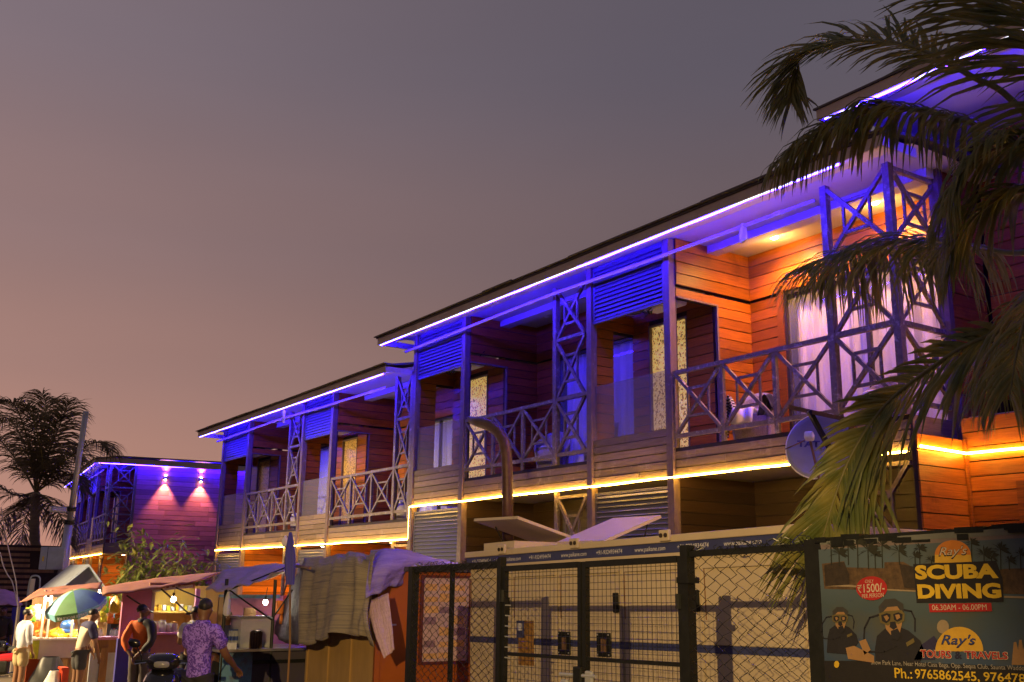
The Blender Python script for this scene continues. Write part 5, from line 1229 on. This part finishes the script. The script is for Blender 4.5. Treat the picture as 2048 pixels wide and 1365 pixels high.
for i in range(30):
    x = 103+rg.random()*46; row = rg.choice((0, 0, 1, 1, 2)); p = onX(x, 1276-row*8-rg.random()*4, CX_-.12-.12*row-.1*rg.random())
    packet('snack_packet', 'yellow banana-chip packet heaped on the cream cart', 'pack_yellow', p, .2, .13, rg.uniform(-.5, .5), rg.uniform(-.6, .6), rg.uniform(-.5, .5), 'yellow packets heaped on the cart')
for i in range(10):
    p = onX(172+rg.random()*20, 1264-rg.random()*8, CX_-.2-.2*rg.random()); packet('snack_packet', 'bright yellow packet laid by the right-hand cart post', 'pack_lime', p, .17, .11, rg.uniform(-.5, .5), rg.uniform(-.5, .5), rg.uniform(-.4, .4), 'bright packets by the cart post')
for i in range(16):
    p = onX(72+rg.random()*20, 1272-rg.random()*9, CX_-.1-.4*rg.random()); tag(obj('orange_fruit', MB().ball((0, 0, 0), .045, n=8, m=6), 'fruit_orange', None, p, smooth=True), 'orange heaped at the lime end of the cart', 'fruit', 'oranges on the cart')
for i in range(8):
    p = onX(64+rg.random()*22, 1238+rg.random()*24, CX_-.55-.1*rg.random()); packet('snack_packet', 'orange packet stacked behind the oranges', 'pack_orange', p, .16, .2, 0, rg.uniform(-.2, .2), rg.uniform(-.4, .4), 'orange packets at the back of the cart')
for c_, (x, y0, n, m) in enumerate(((58, 1222, 3, 'pack_lime'), (66, 1218, 3, 'pack_green'), (76, 1216, 3, 'pack_white'), (207, 1208, 4, 'pack_lime'), (213, 1200, 3, 'pack_green'), (222, 1200, 5, 'pack_orange'))):
    for i in range(n):
        packet('hanging_packet', ('yellow-green packet on the strip hung left of the cart', 'green packet on the strip hung left of the cart', 'white packet on the strip hung left of the cart', 'yellow packet on the long strip under the awning', 'bright green packet on the strip under the awning', 'orange-red packet on the strip under the awning', 'amber packet hung at the cart corner')[c_], m, onX(x+rg.uniform(-1, 1), y0+i*10, CX_+(.25 if c_ > 2 else -.1)), .12, .13, 0, rg.uniform(-.1, .1), rg.uniform(-.3, .3), ('lime strip', 'green strip', 'white strip', 'long yellow strip', 'bright green strip', 'orange strip', 'amber pair')[c_])
B1 = bag('yellow_bag', 'yellow and white carrier bag hung by the pink wall', onX(232, 1192, CX_+1.0), .26, .34, 14, 'pack_yellow')
for i, x in enumerate((196, 201, 222, 227, 232)): bottle('small bottle standing on the bark counter', onX(x, 1274, CX_+.95), .16, .03, 'clear_plastic', 'pack_red' if i % 2 else 'label_blue', 'bottles on the bark counter')
for i, x in enumerate((219, 226)): bottle('green-tinted bottle on the back shelf of the cart', onX(x, 1236, CX_-.8), .2, .035, 'umb_lightblue', 'pack_white', 'bottles on the back shelf')
tag(pbox('pink_tumbler', 192, 1267, 197, 1275, CX_+1.0, .05, 'poster_red', bevel=.01), 'pink tumbler on the bark counter', 'tumbler')
sk = MB().grid(lambda u, v: (lambda a, r: (r*math.cos(a)*(1+.12*math.sin(a*3)), r*math.sin(a), .62*v))(6.283*u, .34*(1-.55*v**2)*(1+.1*math.sin(u*19+v*5))), 20, 10)
tag(obj('black_sack', sk, 'bin_black', None, onX(95, 1365, CX_+.3)-Vector((0, 0, .15)), smooth=True), 'black sack slumped under the cart', 'sack')
tag(obj('grey_bag', sk.mesh('grey_bag', True), 'pack_white', None, onX(106, 1365, CX_+.75)-Vector((0, 0, .1)), None, (.45, .5, .5)), 'small grey-white bag beside the black sack', 'bag')
RB = thing('red_crate', 'tall red plastic crate beside the cart leg', 'crate', (0, 0, 0)); pbox('crate', 124, 1338, 137, 1365, CX_+.9, .3, 'bucket_red', RB, True); pbox('crate_lip', 123, 1336, 138, 1340, CX_+.92, .34, 'bucket_red', RB)
# ---- far left: awning, hut, ladder, shack roof
FA = thing('stall_awning', 'pink cloth awning on poles at the far end of the stalls', 'awning', (0, 0, 0))
sheet('awning_cloth', [[dep(-60, 1178, 27), dep(-5, 1178, 27), dep(30, 1185, 27)], [dep(-60, 1208, 25.5), dep(10, 1210, 25.5), dep(46, 1212, 25.5)]], 'canopy_pink', FA, 16, 8, .02, 2, 16)
for x in (-20, 40):
    p = dep(x, 1212, 25.6); obj('pole', MB().tube([p, (p.x, p.y, gz(p.x))], .02, 6), 'cream_panel', FA)
HT = thing('wooden_hut', 'dark slatted wooden hut in shadow beyond the stalls', 'hut', (0, 0, 0)); hx = -36.0
pbox('wall', -60, 1090, 110, 1300, hx, .2, 'backing_dark', HT, True)
for i in range(14): pbox('slat', -58, 1095+i*11, 60 if i % 4 else 108, 1101+i*11, hx+.05, .03, 'wood_rough', HT)
pbox('blue_door', 20, 1215, 50, 1300, hx+.06, .03, 'blue_wall', HT, True)
SR = thing('shack', 'small dark shack with a pale ridged gable roof behind the cart', 'hut', (0, 0, 0)); rx_ = -26.5
a, b, c = onX(118, 1182, rx_), onX(175, 1136, rx_), onX(208, 1182, rx_); dx_ = Vector((-2.2, 0, 0))
obj('gable_wall', MB().add([a, b, c, Vector((c.x, c.y, gz(rx_))), Vector((a.x, a.y, gz(rx_))), a+dx_, b+dx_, c+dx_, Vector((c.x-2.2, c.y, gz(rx_))), Vector((a.x-2.2, a.y, gz(rx_)))], [(0, 1, 2, 3, 4), (9, 8, 7, 6, 5), (2, 7, 8, 3), (0, 4, 9, 5)]), 'tarp_dark', SR)
for p, q in ((a, b), (b, c)):
    n = Vector((.15, 0, .03)); e_ = (p-q).normalized()*.1*(1 if p is a else -1); lo, hi = (p+e_, q) if p is a else (p, q-e_*-1)
    obj('roof_slope', MB().add([lo+n, hi+n, hi+n+dx_, lo+n+dx_, lo+n+Vector((0, 0, .05)), hi+n+Vector((0, 0, .05)), hi+n+dx_+Vector((0, 0, .05)), lo+n+dx_+Vector((0, 0, .05))], [(3, 2, 1, 0), (4, 5, 6, 7), (0, 1, 5, 4), (1, 2, 6, 5), (2, 3, 7, 6), (3, 0, 4, 7)]), 'tin_sheet', SR)
SB = thing('sign_board', 'narrow yellowed sign board leaning in a pipe frame near the far palm', 'sign', (0, 0, 0)); q = [dep(52, 1208, 26), dep(60, 1160, 26), dep(68, 1152, 26), dep(78, 1154, 26), dep(80, 1165, 26), dep(77, 1208, 26)]
obj('pipe_frame', MB().tube(spline(q, 20), .02, 6), 'metal_grey', SB); sgn = [dep(55, 1200, 25.95), dep(62, 1158, 25.95), dep(70, 1158, 25.95), dep(64, 1200, 25.95)]
obj('board', MB().add([*sgn, *[v+Vector((-.03, .02, 0)) for v in sgn]], [(0, 1, 2, 3), (7, 6, 5, 4), (0, 4, 5, 1), (1, 5, 6, 2), (2, 6, 7, 3), (3, 7, 4, 0)]), 'sand_board' if False else 'cream_panel', SB)
for x in (53, 77): p = dep(x, 1208, 26); obj('leg', MB().tube([p, (p.x, p.y, gz(p.x))], .02, 6), 'metal_grey', SB)
# ---- leaning pole with meter box, small camera
PO = thing('utility_pole', 'tall leaning grey pole carrying a meter box', 'pole', (0, 0, 0)); pd = 28.0
pt, pb_ = dep(172, 823, pd), dep(106, 1235, pd); pb_.z = gz(pb_.x)-.2
pm_ = pt.lerp(pb_, .42)
obj('pole_shaft', MB().tube([pb_, pm_], .11, 12), 'metal_grey', PO, smooth=True); obj('pole_top', MB().tube([pm_, pt], .075, 12), 'metal_grey', PO, smooth=True)
for t_ in (.42, .37, .62): c = pt.lerp(pb_, t_); d_ = (pb_-pt).normalized(); obj('clamp', MB().tube([c-d_*.05, c+d_*.05], .13, 12), 'metal_dark', PO)
c = pt.lerp(pb_, .38); obj('flood_lamp', MB().box(c.x-.05, c.x+.25, c.y-.55, c.y-.15, c.z-.05, c.z+.1), 'metal_grey', PO, bevel=.03)
c = pt.lerp(pb_, .13); obj('cable_hook', MB().tube([c, c+Vector((.0, -.3, .05)), c+Vector((0, -.32, -.2)), c+Vector((0, -.2, -.3))], .015, 5), 'metal_dark', PO)
bx0, bx1 = dep(79, 1117, 27.6), dep(128, 1117, 27.6); bc = (bx0+bx1)/2; bw_ = (bx1-bx0).length
mb_ = obj('meter_box', MB().box(-bw_/2, bw_/2, 0, .35, -.30, .30), 'tin_sheet', PO, bc, (0, 0, math.atan2((bx1-bx0).y, (bx1-bx0).x)), bevel=.015)
for i in range(2):
    for j in range(2):
        for k in range(4): obj('louvre', MB().box(.02+i*.2-.05, .02+i*.2+.05, -.012, -.001, -.16+j*.26+k*.03, -.15+j*.26+k*.03), 'metal_grey', mb_)
obj('box_door_edge', MB().box(-bw_/2+.2, -bw_/2+.21, -.008, -.001, -.29, .29), 'metal_dark', mb_); obj('latch', MB().box(-bw_/2+.09, -bw_/2+.12, -.03, -.001, -.08, .05), 'cap_yellow', mb_)
LP = thing('cable_pipe', 'crooked pale conduit pipes standing at the lane end', 'pipe', (0, 0, 0))
obj('conduit', MB().tube(spline([dep(2, 1015, 25), dep(12, 1075, 25), dep(22, 1120, 25), dep(32, 1165, 25), dep(36, 1215, 25)], 20), .014, 6), 'pvc_pipe', LP)
obj('conduit', MB().tube(spline([dep(0, 1105, 25.2), dep(6, 1130, 25.2), dep(15, 1150, 25.2), dep(25, 1166, 25.2), dep(36, 1214, 25.05)], 20), .014, 6), 'pvc_pipe', LP)
e0 = dep(36, 1215, 25); obj('conduit', MB().tube([e0, (e0.x, e0.y, gz(e0.x))], .022, 6), 'pvc_pipe', LP)
# ================================================================== PEOPLE
mat('skin_a', (.22, .11, .06), .5, .1, 12); mat('skin_b', (.16, .075, .04), .5, .1, 12); mat('hair_black', (.012, .010, .010), .5, .2, 40)
mat('shirt_grey', (.46, .46, .52), .85, .1, 14, bump=.15); mat('shirt_cream', (.60, .52, .38), .85, .1, 14, bump=.15); mat('shirt_navy', (.05, .05, .13), .85, .15, 14); mat('shorts_khaki', (.40, .31, .17), .85, .15, 14, bump=.15); mat('shorts_dark', (.045, .045, .05), .85, .2, 14); mat('jersey_orange', (.75, .14, .012), .7, .12, 10, bump=.1); mat('jersey_black', (.025, .022, .025), .7, .2, 10); mat('trouser_grey', (.11, .09, .085), .85, .2, 14, bump=.15); mat('shirt_white', (.70, .68, .62), .85, .08, 12, bump=.1); mat('trouser_black', (.018, .018, .02), .85, .2, 12); mat('sandal', (.06, .04, .03), .7, .2)
def printed(name, c1, c2):
    m = bpy.data.materials.new(name); m.use_nodes = True; N, L = m.node_tree.nodes, m.node_tree.links; b = N['Principled BSDF']; b.inputs['Roughness'].default_value = .8
    tc = N.new('ShaderNodeTexCoord'); nz = N.new('ShaderNodeTexNoise'); nz.inputs['Scale'].default_value = 26; nz.inputs['Detail'].default_value = 3; nz.inputs['Distortion'].default_value = 1.6; L.new(tc.outputs['Object'], nz.inputs['Vector'])
    rp = N.new('ShaderNodeValToRGB'); e = rp.color_ramp.elements; e[0].position = .46; e[0].color = (*c1, 1); e[1].position = .53; e[1].color = (*c2, 1); L.new(nz.outputs[0], rp.inputs[0]); L.new(rp.outputs[0], b.inputs['Base Color']); MATS[name] = m
printed('shirt_leaf_print', (.08, .03, .34), (.30, .18, .78))  # violet print, deepened to carry the blue light on his back
def skin_mesh(name, verts, edges, rad, m, parent, root=0, sub=2, smooth=True):
    me = bpy.data.meshes.new(name); me.from_pydata([tuple(v) for v in verts], edges, []); me.materials.append(MT(m))
    o = bpy.data.objects.new(name, me); COL.objects.link(o); o.parent = parent
    sk = o.modifiers.new('skin', 'SKIN'); sk.use_smooth_shade = True; sk.branch_smoothing = .5
    if not me.skin_vertices: me.attributes  # layer is made with the modifier
    lay = me.skin_vertices[0] if len(me.skin_vertices) else None
    if lay is None:
        bm = bmesh.new(); bm.from_mesh(me); bm.verts.layers.skin.verify(); bm.to_mesh(me); bm.free(); lay = me.skin_vertices[0]
    for i, r in enumerate(rad):
        lay.data[i].radius = r if isinstance(r, tuple) else (r, r); lay.data[i].use_root = (i == root); lay.data[i].use_loose = False
    o.modifiers.new('sub', 'SUBSURF').render_levels = sub; o.modifiers['sub'].levels = sub
    return o
CREASE = bpy.data.textures.new('creases', 'CLOUDS'); CREASE.noise_scale = .09
def person(label, pos, fwd, Hh, arms, legs, lean=0.0, top='shirt_grey', top2=None, yoke=(0, 1), sleeve=.75, bottom='shorts_khaki', blen='knee', skin='skin_a', head_yaw=0.0, head_pitch=0.0, hair='hair_black', cap=None, belly=1.0, hem=.47):
    """fwd: facing direction; arms: per side (elbow, wrist) in units of height, x to the side, y forward; legs: per side (knee, ankle)"""
    t = thing('person', label, 'person', pos, math.atan2(-fwd[0], fwd[1]))
    def Lz(p):                                          # lean of everything above the hips
        p = Vector(p)
        if p.z > .53:
            d = p.z-.53; return Vector((p.x, p.y+d*math.sin(lean), .53+d*math.cos(lean)))
        return p
    V, E, RR = [], [], []
    def ad(p, r, prev=None, ln=True):
        V.append((Lz(p) if ln else Vector(p))*Hh); RR.append((r[0]*Hh, r[1]*Hh) if isinstance(r, tuple) else (r*Hh, r*Hh))
        if prev is not None: E.append((prev, len(V)-1))
        return len(V)-1
    pel = ad((0, 0, .53), (.082*belly, .062*belly)); wa = ad((0, 0, .62), (.074*belly, .056*belly), pel); ch = ad((0, .004, .735), (.088, .06), wa); nb = ad((0, -.004, .812), (.042, .04), ch); nk = ad((0, .006, .848), (.030, .031), nb)
    hc = Lz((0, .012, .905)); hm = Matrix.Rotation(head_yaw, 3, 'Z') @ Matrix.Rotation(-head_pitch, 3, 'X')
    def hd(p): return hc+hm @ Vector(p)
    jaw = ad(hd((0, .012, -.022)), (.040, .050), nk, False); sk_ = ad(hd((0, .0, .028)), (.050, .060), jaw, False); ad(hd((0, -.002, .058)), (.030, .036), sk_, False)
    ad(hd((0, .062, -.006)), .010, jaw, False); ad(hd((.046, -.002, -.004)), .010, jaw, False); ad(hd((-.046, -.002, -.004)), .010, jaw, False)
    AR = []
    for s, (el, wr) in zip((1, -1), arms):
        sh = ad((s*.102, 0, .79), .033, ch); e = ad((s*el[0], el[1], el[2]), .027, sh); w = ad((s*wr[0], wr[1], wr[2]), .019, e)
        d = (V[w]-V[e]).normalized(); a = d.cross(Vector((0, 0, 1))); a = a.normalized() if a.length > .1 else Vector((0, 1, 0))
        V.append(V[w]+d*.045*Hh); RR.append((.020*Hh, .014*Hh)); E.append((w, len(V)-1)); pm = len(V)-1
        n = a.cross(d).normalized()
        for k, (off, ln_) in enumerate(((-.018, .036), (-.006, .044), (.006, .042), (.018, .034))):
            b0_ = V[pm]+d*.012*Hh+a*off*Hh; V.append(b0_); RR.append((.0062*Hh,)*2); E.append((pm, len(V)-1)); V.append(b0_+(d*.8-n*.35).normalized()*ln_*Hh*.55); RR.append((.0056*Hh,)*2); E.append((len(V)-2, len(V)-1)); V.append(V[-1]+(d*.5-n*.8).normalized()*ln_*Hh*.45); RR.append((.0045*Hh,)*2); E.append((len(V)-2, len(V)-1))
        th = V[w]+d*.022*Hh; V.append(th+(a*-.7+d*.6).normalized()*.03*Hh); RR.append((.007*Hh,)*2); E.append((w, len(V)-1)); V.append(V[-1]+d*.022*Hh); RR.append((.0055*Hh,)*2); E.append((len(V)-2, len(V)-1))
        AR.append((sh, e, w))
    LG = []
    for s, (kn, an) in zip((1, -1), legs):
        h = ad((s*.048, 0, .49), .062, pel); k = ad((s*kn[0], kn[1], kn[2]), .041, h); a = ad((s*an[0], an[1], an[2]), .026, k); f_ = ad((s*an[0]*1.05, an[1]+.05, .022), (.028, .02), a); ad((s*an[0]*1.15, an[1]+.095, .016), (.024, .014), f_)
        LG.append((h, k, a))
    skin_mesh('body', V, E, RR, skin, t, pel)
    # clothing
    def garment(name, ps, es, rs, m):
        o = skin_mesh(name, ps, es, rs, m, t, 0); d = o.modifiers.new('creases', 'DISPLACE'); d.texture = CREASE; d.strength = .028; d.mid_level = .45; return o
    ps = [Lz((0, 0, hem))*Hh, V[wa], V[ch], Lz((0, -.004, .832))*Hh]; rs = [(.092*belly*Hh, .073*belly*Hh), (.086*belly*Hh, .068*belly*Hh), (.106*Hh, .078*Hh), (.047*Hh, .046*Hh)]; es = [(0, 1), (1, 2), (2, 3)]
    for sh, e, w in AR:
        i = len(ps); ps += [V[sh]]; rs += [(.056*Hh,)*2]; es += [(2, i)]
        if sleeve <= 1: ps += [V[sh].lerp(V[e], sleeve)]; rs += [(.042*Hh,)*2]; es += [(i, i+1)]
        else: ps += [V[e], V[e].lerp(V[w], sleeve-1)]; rs += [(.038*Hh,)*2, (.028*Hh,)*2]; es += [(i, i+1), (i+1, i+2)]
    g_ = garment('shirt', ps, es, rs, top)
    cn = Lz((0, -.002, .826))*Hh; obj('collar', MB().lathe([(.054*Hh, -.016*Hh), (.050*Hh, .004*Hh), (.041*Hh, .018*Hh), (.036*Hh, .016*Hh)], 16, cn, False), top2 or top, t, smooth=True)
    if top2:
        p2 = [Lz((0, -.006, .805))*Hh]; r2 = [(.062*Hh, .056*Hh)]; e2 = []
        for sh, e, w in [AR[q] for q in yoke]:
            i = len(p2); p2 += [V[sh]]; r2 += [(.0585*Hh,)*2]; e2 += [(0, i)]
            if sleeve <= 1: p2 += [V[sh].lerp(V[e], sleeve+.02)]; r2 += [(.0445*Hh,)*2]; e2 += [(i, i+1)]
            else: p2 += [V[e], V[e].lerp(V[w], sleeve-1+.02)]; r2 += [(.0405*Hh,)*2, (.0305*Hh,)*2]; e2 += [(i, i+1), (i+1, i+2)]
        garment('shirt_yoke', p2, e2, r2, top2)
    ps = [V[pel]+Vector((0, 0, .03*Hh))]; rs = [(.088*belly*Hh, .068*belly*Hh)]; es = []
    for h, k, a in LG:
        i = len(ps); ps += [V[h]]; rs += [(.069*Hh,)*2]; es += [(0, i)]
        if blen == 'knee': ps += [V[h].lerp(V[k], .92)]; rs += [(.060*Hh,)*2]; es += [(i, i+1)]
        else: ps += [V[k], V[a]+Vector((0, 0, .012*Hh))]; rs += [(.052*Hh,)*2, (.042*Hh,)*2]; es += [(i, i+1), (i+1, i+2)]
    garment('shorts' if blen == 'knee' else 'trousers', ps, es, rs, bottom)
    hp = hd((0, -.012, .027))*Hh
    def hairf(u, v):
        a = 2*math.pi*u; ph = v*(1.72-.50*math.sin(a)); jj = 1+.05*math.sin(a*7)+.04*math.sin(v*19+a*3)
        q = hm @ Vector((.046*math.sin(ph)*math.cos(a)*jj, .054*math.sin(ph)*math.sin(a)*jj, .047*math.cos(ph)*jj)); return hp+q*Hh
    obj('hair' if not cap else 'cap', MB().grid(hairf, 20, 10), cap or hair, t, smooth=True)
    if cap: 
        def brim(u, v): a = R(35)+R(110)*u; rr = .058+.045*v; return hp+(hm @ Vector((rr*math.cos(a), rr*math.sin(a)*1.1, .004-.012*v)))*Hh
        obj('cap_brim', MB().grid(brim, 10, 3), cap, t)
    for s in (1, -1):
        obj('eye', MB().ball(hd((s*.018, .055, .010))*Hh, .0055*Hh, n=6, m=4), 'shirt_white', t)
    obj('mouth', MB().ball(hd((0, .053, -.032))*Hh, .014*Hh, .005*Hh, .004*Hh, 6, 4), 'skin_b', t)
    return t
def at_head(x, y, d): return dep(x, y, d)
def stand(x, y, d):                                        # on the lane, below the sight line to the head
    p = dep(x, y, d); return Vector((p.x, p.y, gz(p.x)))
ST = ((.055, .01, .285), (.06, -.01, .045)); 
relaxed = ((.135, -.01, .62), (.14, .03, .47))
person('man in a violet leaf-print shirt with one arm on the blue counter, seen from behind', stand(408, 1200, 11.6), (-.62, .80), 1.74,
       [((.15, .06, .63), (.14, .21, .54)), ((.145, .08, .63), (.10, .19, .66))], [ST, ST], .03, 'shirt_leaf_print', None, (0, 1), .8, 'trouser_black', 'full', 'skin_b', .5, .1, hem=.44)
person('man in a white tee and black cap at the pink stall counter', stand(391, 1212, 17.2), (-.9, .45), 1.66,
       [((.14, .05, .62), (.10, .20, .60)), ((.14, .06, .62), (.09, .20, .62))], [ST, ST], .06, 'shirt_white', None, (0, 1), .7, 'trouser_black', 'full', 'skin_b', .7, .3, cap='hair_black')
person('man in an orange and black jersey with hands clasped behind him', stand(288, 1222, 17.4), (-.75, .66), 1.70,
       [((.15, -.07, .62), (.03, -.11, .50)), ((.15, -.07, .62), (.03, -.125, .49))], [ST, ((.06, .02, .285), (.07, .01, .045))], -.04, 'jersey_orange', 'jersey_black', (0,), 1.7, 'trouser_grey', 'full', 'skin_b', -1.0, -.05)
person('youth in a cream and navy tee and dark shorts, bending over the cart', stand(166, 1240, 18.7), (-.15, .99), 1.64,
       [((.13, .10, .60), (.11, .17, .47)), ((.13, .09, .60), (.10, .17, .50))], [ST, ST], .28, 'shirt_cream', 'shirt_navy', (0, 1), .75, 'shorts_dark', 'knee', 'skin_a', -.2, .25)
person('man in a grey shirt and khaki shorts standing by the cart', stand(50, 1238, 19.9), (-.35, .94), 1.63,
       [((.13, .0, .62), (.13, .06, .50)), ((.13, .02, .62), (.11, .14, .56))], [ST, ST], .06, 'shirt_grey', None, (0, 1), 1.5, 'shorts_khaki', 'knee', 'skin_a', -.3, .15)
person('person in dark clothes waiting in the shade by the motorcycle', stand(6, 1234, 26.5), (.9, -.1), 1.68, [relaxed, relaxed], [ST, ST], .0, 'jersey_black', None, (0, 1), 1.5, 'trouser_black', 'full', 'skin_b')
pp = onX(453, 1215, -15.9)
person('dark-haired vendor half hidden behind the blue stall counter', Vector((-15.85, pp.y, gz(-15.85))), (1, -.2), 1.60, [((.14, .05, .62), (.10, .18, .58)), ((.14, .05, .62), (.10, .18, .58))], [ST, ST], .05, 'shirt_navy', None, (0, 1), .8, 'trouser_black', 'full', 'skin_b')

# ================================================================== SCOOTER AND MOTORCYCLE
mat('gloss_black', (.012, .012, .014), .18, .15, 6, coat=.5); mat('tyre', (.018, .018, .018), .8, .2, 20); mat('chrome', (.6, .6, .6), .15, .1, metal=1.0); mat('lens_clear', (.30, .30, .28), .08, .1, spec=.8); mat('paint_red', (.40, .02, .03), .25, .1, coat=.4)
def wheel(parent, c, r, w, axis_y=True):
    wh = obj('wheel', MB().lathe([(r*.30, -w*.35), (r*.34, -w*.4), (r*.34, w*.4), (r*.30, w*.35)], 14), 'metal_grey', parent, c, (R(90), 0, 0))
    pr = [(r*.72, -w*.38), (r*.86, -w*.5), (r*.97, -w*.36), (r, 0), (r*.97, w*.36), (r*.86, w*.5), (r*.72, w*.38), (r*.72, -w*.38)]
    obj('tyre', MB().lathe(pr, 28, cap=False), 'tyre', wh, smooth=True)
    obj('rim', MB().lathe([(r*.68, -w*.3), (r*.73, -w*.36), (r*.73, w*.36), (r*.68, w*.3), (r*.68, -w*.3)], 28, cap=False), 'metal_grey', wh)
    for k in range(6): a = k*math.pi/3; obj('spoke', MB().bar((r*.28*math.cos(a), r*.28*math.sin(a), 0), (r*.70*math.cos(a), r*.70*math.sin(a), 0), .028, .02), 'metal_grey', wh)
    return wh
def loft(secs, n=16):
    """rounded sections (x, y half width, z low, z high) along x"""
    mb = MB(); o = 0
    for (x, hw, z0, z1) in secs:
        for k in range(n):
            a = 2*math.pi*k/n; ca, sa = math.cos(a), math.sin(a)
            mb.v.append((x, hw*math.copysign(abs(ca)**.6, ca), (z0+z1)/2+(z1-z0)/2*math.copysign(abs(sa)**.6, sa)))
    for i in range(len(secs)-1):
        for k in range(n): k2 = (k+1) % n; mb.f.append((i*n+k, i*n+k2, (i+1)*n+k2, (i+1)*n+k)); mb.m.append(0)
    mb.f += [tuple(range(n))[::-1], tuple(range((len(secs)-1)*n, len(secs)*n))]; mb.m += [0, 0]
    return mb
scp = dep(336, 1292, 12.6); S = thing('scooter', 'black scooter parked facing the lane, a mirror on each side', 'scooter', (scp.x, scp.y, gz(scp.x)), math.atan2(-.42, .90))
# local +x is forward
wheel(S, (.50, 0, .22), .22, .10); wheel(S, (-.72, 0, .22), .22, .11)
obj('front_fender', loft([(.28, .06, .30, .40), (.40, .075, .36, .46), (.55, .075, .37, .47), (.68, .06, .28, .40)]), 'gloss_black', S, smooth=True)
obj('apron', loft([(.20, .20, .30, .86), (.27, .22, .28, .90), (.34, .20, .34, .84), (.41, .12, .44, .74)]), 'gloss_black', S, smooth=True)
obj('apron_grille', loft([(.36, .15, .46, .60), (.415, .13, .47, .59)]), 'metal_dark', S, smooth=True)
for s in (1, -1): obj('indicator', loft([(.34, .05, .66, .74), (.40, .03, .67, .73)]), 'lens_clear', S, (0, s*.12, 0), smooth=True)
obj('handlebar_cowl', loft([(.10, .10, .93, 1.05), (.18, .19, .90, 1.08), (.28, .18, .88, 1.06), (.36, .10, .90, 1.00)]), 'gloss_black', S, smooth=True)
obj('headlight', loft([(.30, .12, .905, 1.01), (.372, .085, .92, .99)]), 'lens_clear', S, smooth=True)
obj('steering_stem', MB().tube([(.22, 0, .80), (.20, 0, .95)], .05, 10), 'gloss_black', S)
for s in (1, -1):
    obj('handgrip', MB().tube([(.20, s*.16, .98), (.15, s*.34, .97)], .02, 8), 'metal_dark', S); obj('brake_lever', MB().tube([(.22, s*.20, .97), (.22, s*.34, .95)], .008, 6), 'chrome', S)
    m_ = obj('mirror', MB().ball((0, 0, 0), .02, .075, .05, 14, 8), 'gloss_black', S, (.20, s*.36, 1.19), (R(12*s), 0, 0), smooth=True); obj('mirror_stem', MB().tube([(0, -s*.04, -.03), (0, -s*.13, -.14), (0, -s*.15, -.22)], .008, 6), 'metal_dark', m_); obj('mirror_glass', MB().ball((-.012, 0, 0), .012, .066, .042, 14, 6), 'chrome', m_, smooth=True)
obj('floorboard', loft([(.22, .17, .26, .34), (-.25, .17, .26, .34)]), 'gloss_black', S); obj('rear_body', loft([(-.22, .12, .30, .60), (-.35, .19, .32, .70), (-.75, .18, .42, .76), (-1.0, .08, .58, .74)]), 'gloss_black', S, smooth=True)
obj('seat', loft([(-.20, .10, .66, .76), (-.4, .14, .70, .80), (-.75, .13, .74, .83), (-.92, .08, .76, .82)]), 'tyre', S, smooth=True); obj('grab_rail', MB().tube([(-.8, .12, .80), (-1.05, .10, .86), (-1.05, -.10, .86), (-.8, -.12, .80)], .012, 6), 'chrome', S)
mp_ = dep(-2, 1300, 21.5); Mo = thing('motorcycle', 'red and black motorcycle parked at the lane edge', 'motorcycle', (mp_.x, mp_.y, gz(mp_.x)), R(250))
wheel(Mo, (.62, 0, .30), .30, .09); wheel(Mo, (-.62, 0, .30), .30, .11)
obj('tank', loft([(.30, .08, .72, .86), (.15, .15, .70, .95), (-.10, .14, .70, .94), (-.22, .08, .72, .84)]), 'gloss_black', Mo, smooth=True); obj('seat', loft([(-.15, .09, .72, .82), (-.4, .13, .74, .84), (-.75, .11, .80, .90)]), 'tyre', Mo, smooth=True)
obj('tail', loft([(-.4, .10, .62, .76), (-.75, .08, .70, .82), (-.92, .05, .76, .84)]), 'paint_red', Mo, smooth=True); obj('engine', loft([(.22, .12, .28, .56), (.05, .16, .24, .62), (-.2, .14, .26, .58)]), 'metal_dark', Mo); obj('side_panel', loft([(.02, .15, .50, .68), (-.3, .14, .52, .70)]), 'paint_red', Mo)
obj('front_fender', loft([(.40, .05, .54, .60), (.62, .06, .60, .66), (.84, .05, .52, .58)]), 'paint_red', Mo, smooth=True)
for s in (1, -1):
    obj('fork', MB().tube([(.62, s*.07, .30), (.40, s*.07, .92)], .022, 8), 'chrome', Mo); obj('shock', MB().tube([(-.6, s*.1, .34), (-.45, s*.1, .72)], .025, 8), 'paint_red', Mo); obj('handlebar', MB().tube([(.36, s*.02, .98), (.34, s*.2, 1.04), (.26, s*.36, 1.02)], .014, 6), 'metal_dark', Mo)
    m_ = obj('mirror', MB().ball((.30, s*.36, 1.20), .02, .07, .045, 12, 7), 'gloss_black', Mo, smooth=True); obj('mirror_stem', MB().tube([(.30, s*.34, 1.18), (.30, s*.28, 1.03)], .007, 6), 'metal_dark', m_)
obj('exhaust', MB().tube([(.2, -.12, .30), (-.1, -.16, .24), (-.45, -.17, .30), (-.85, -.17, .38)], [.02, .025, .045, .05], 10), 'chrome', Mo, smooth=True); obj('headlight', MB().ball((.50, 0, .88), .09, .10, .10), 'lens_clear', Mo, smooth=True)
# second street lamp at the lane's far edge, above the stalls
L2 = thing('street_lamp', 'street lamp over the far stalls, on the open side of the lane', 'lamp', (-23.0, -2.2, gz(-23)))
obj('pole', MB().tube([(0, 0, -.2), (0, 0, 4.6), (.1, .25, 4.9), (.15, .8, 4.95)], .05, 10), 'metal_grey', L2); obj('lamp_head', MB().box(.03, .27, .75, 1.25, 4.9, 5.0), 'metal_grey', L2, bevel=.02)
light('street_lamp_glow', 'SPOT', (.15, 1.0, 4.85), 8000, (1.0, .74, .38), L2, .06, (.3, 8.0, .2), 84, .4)
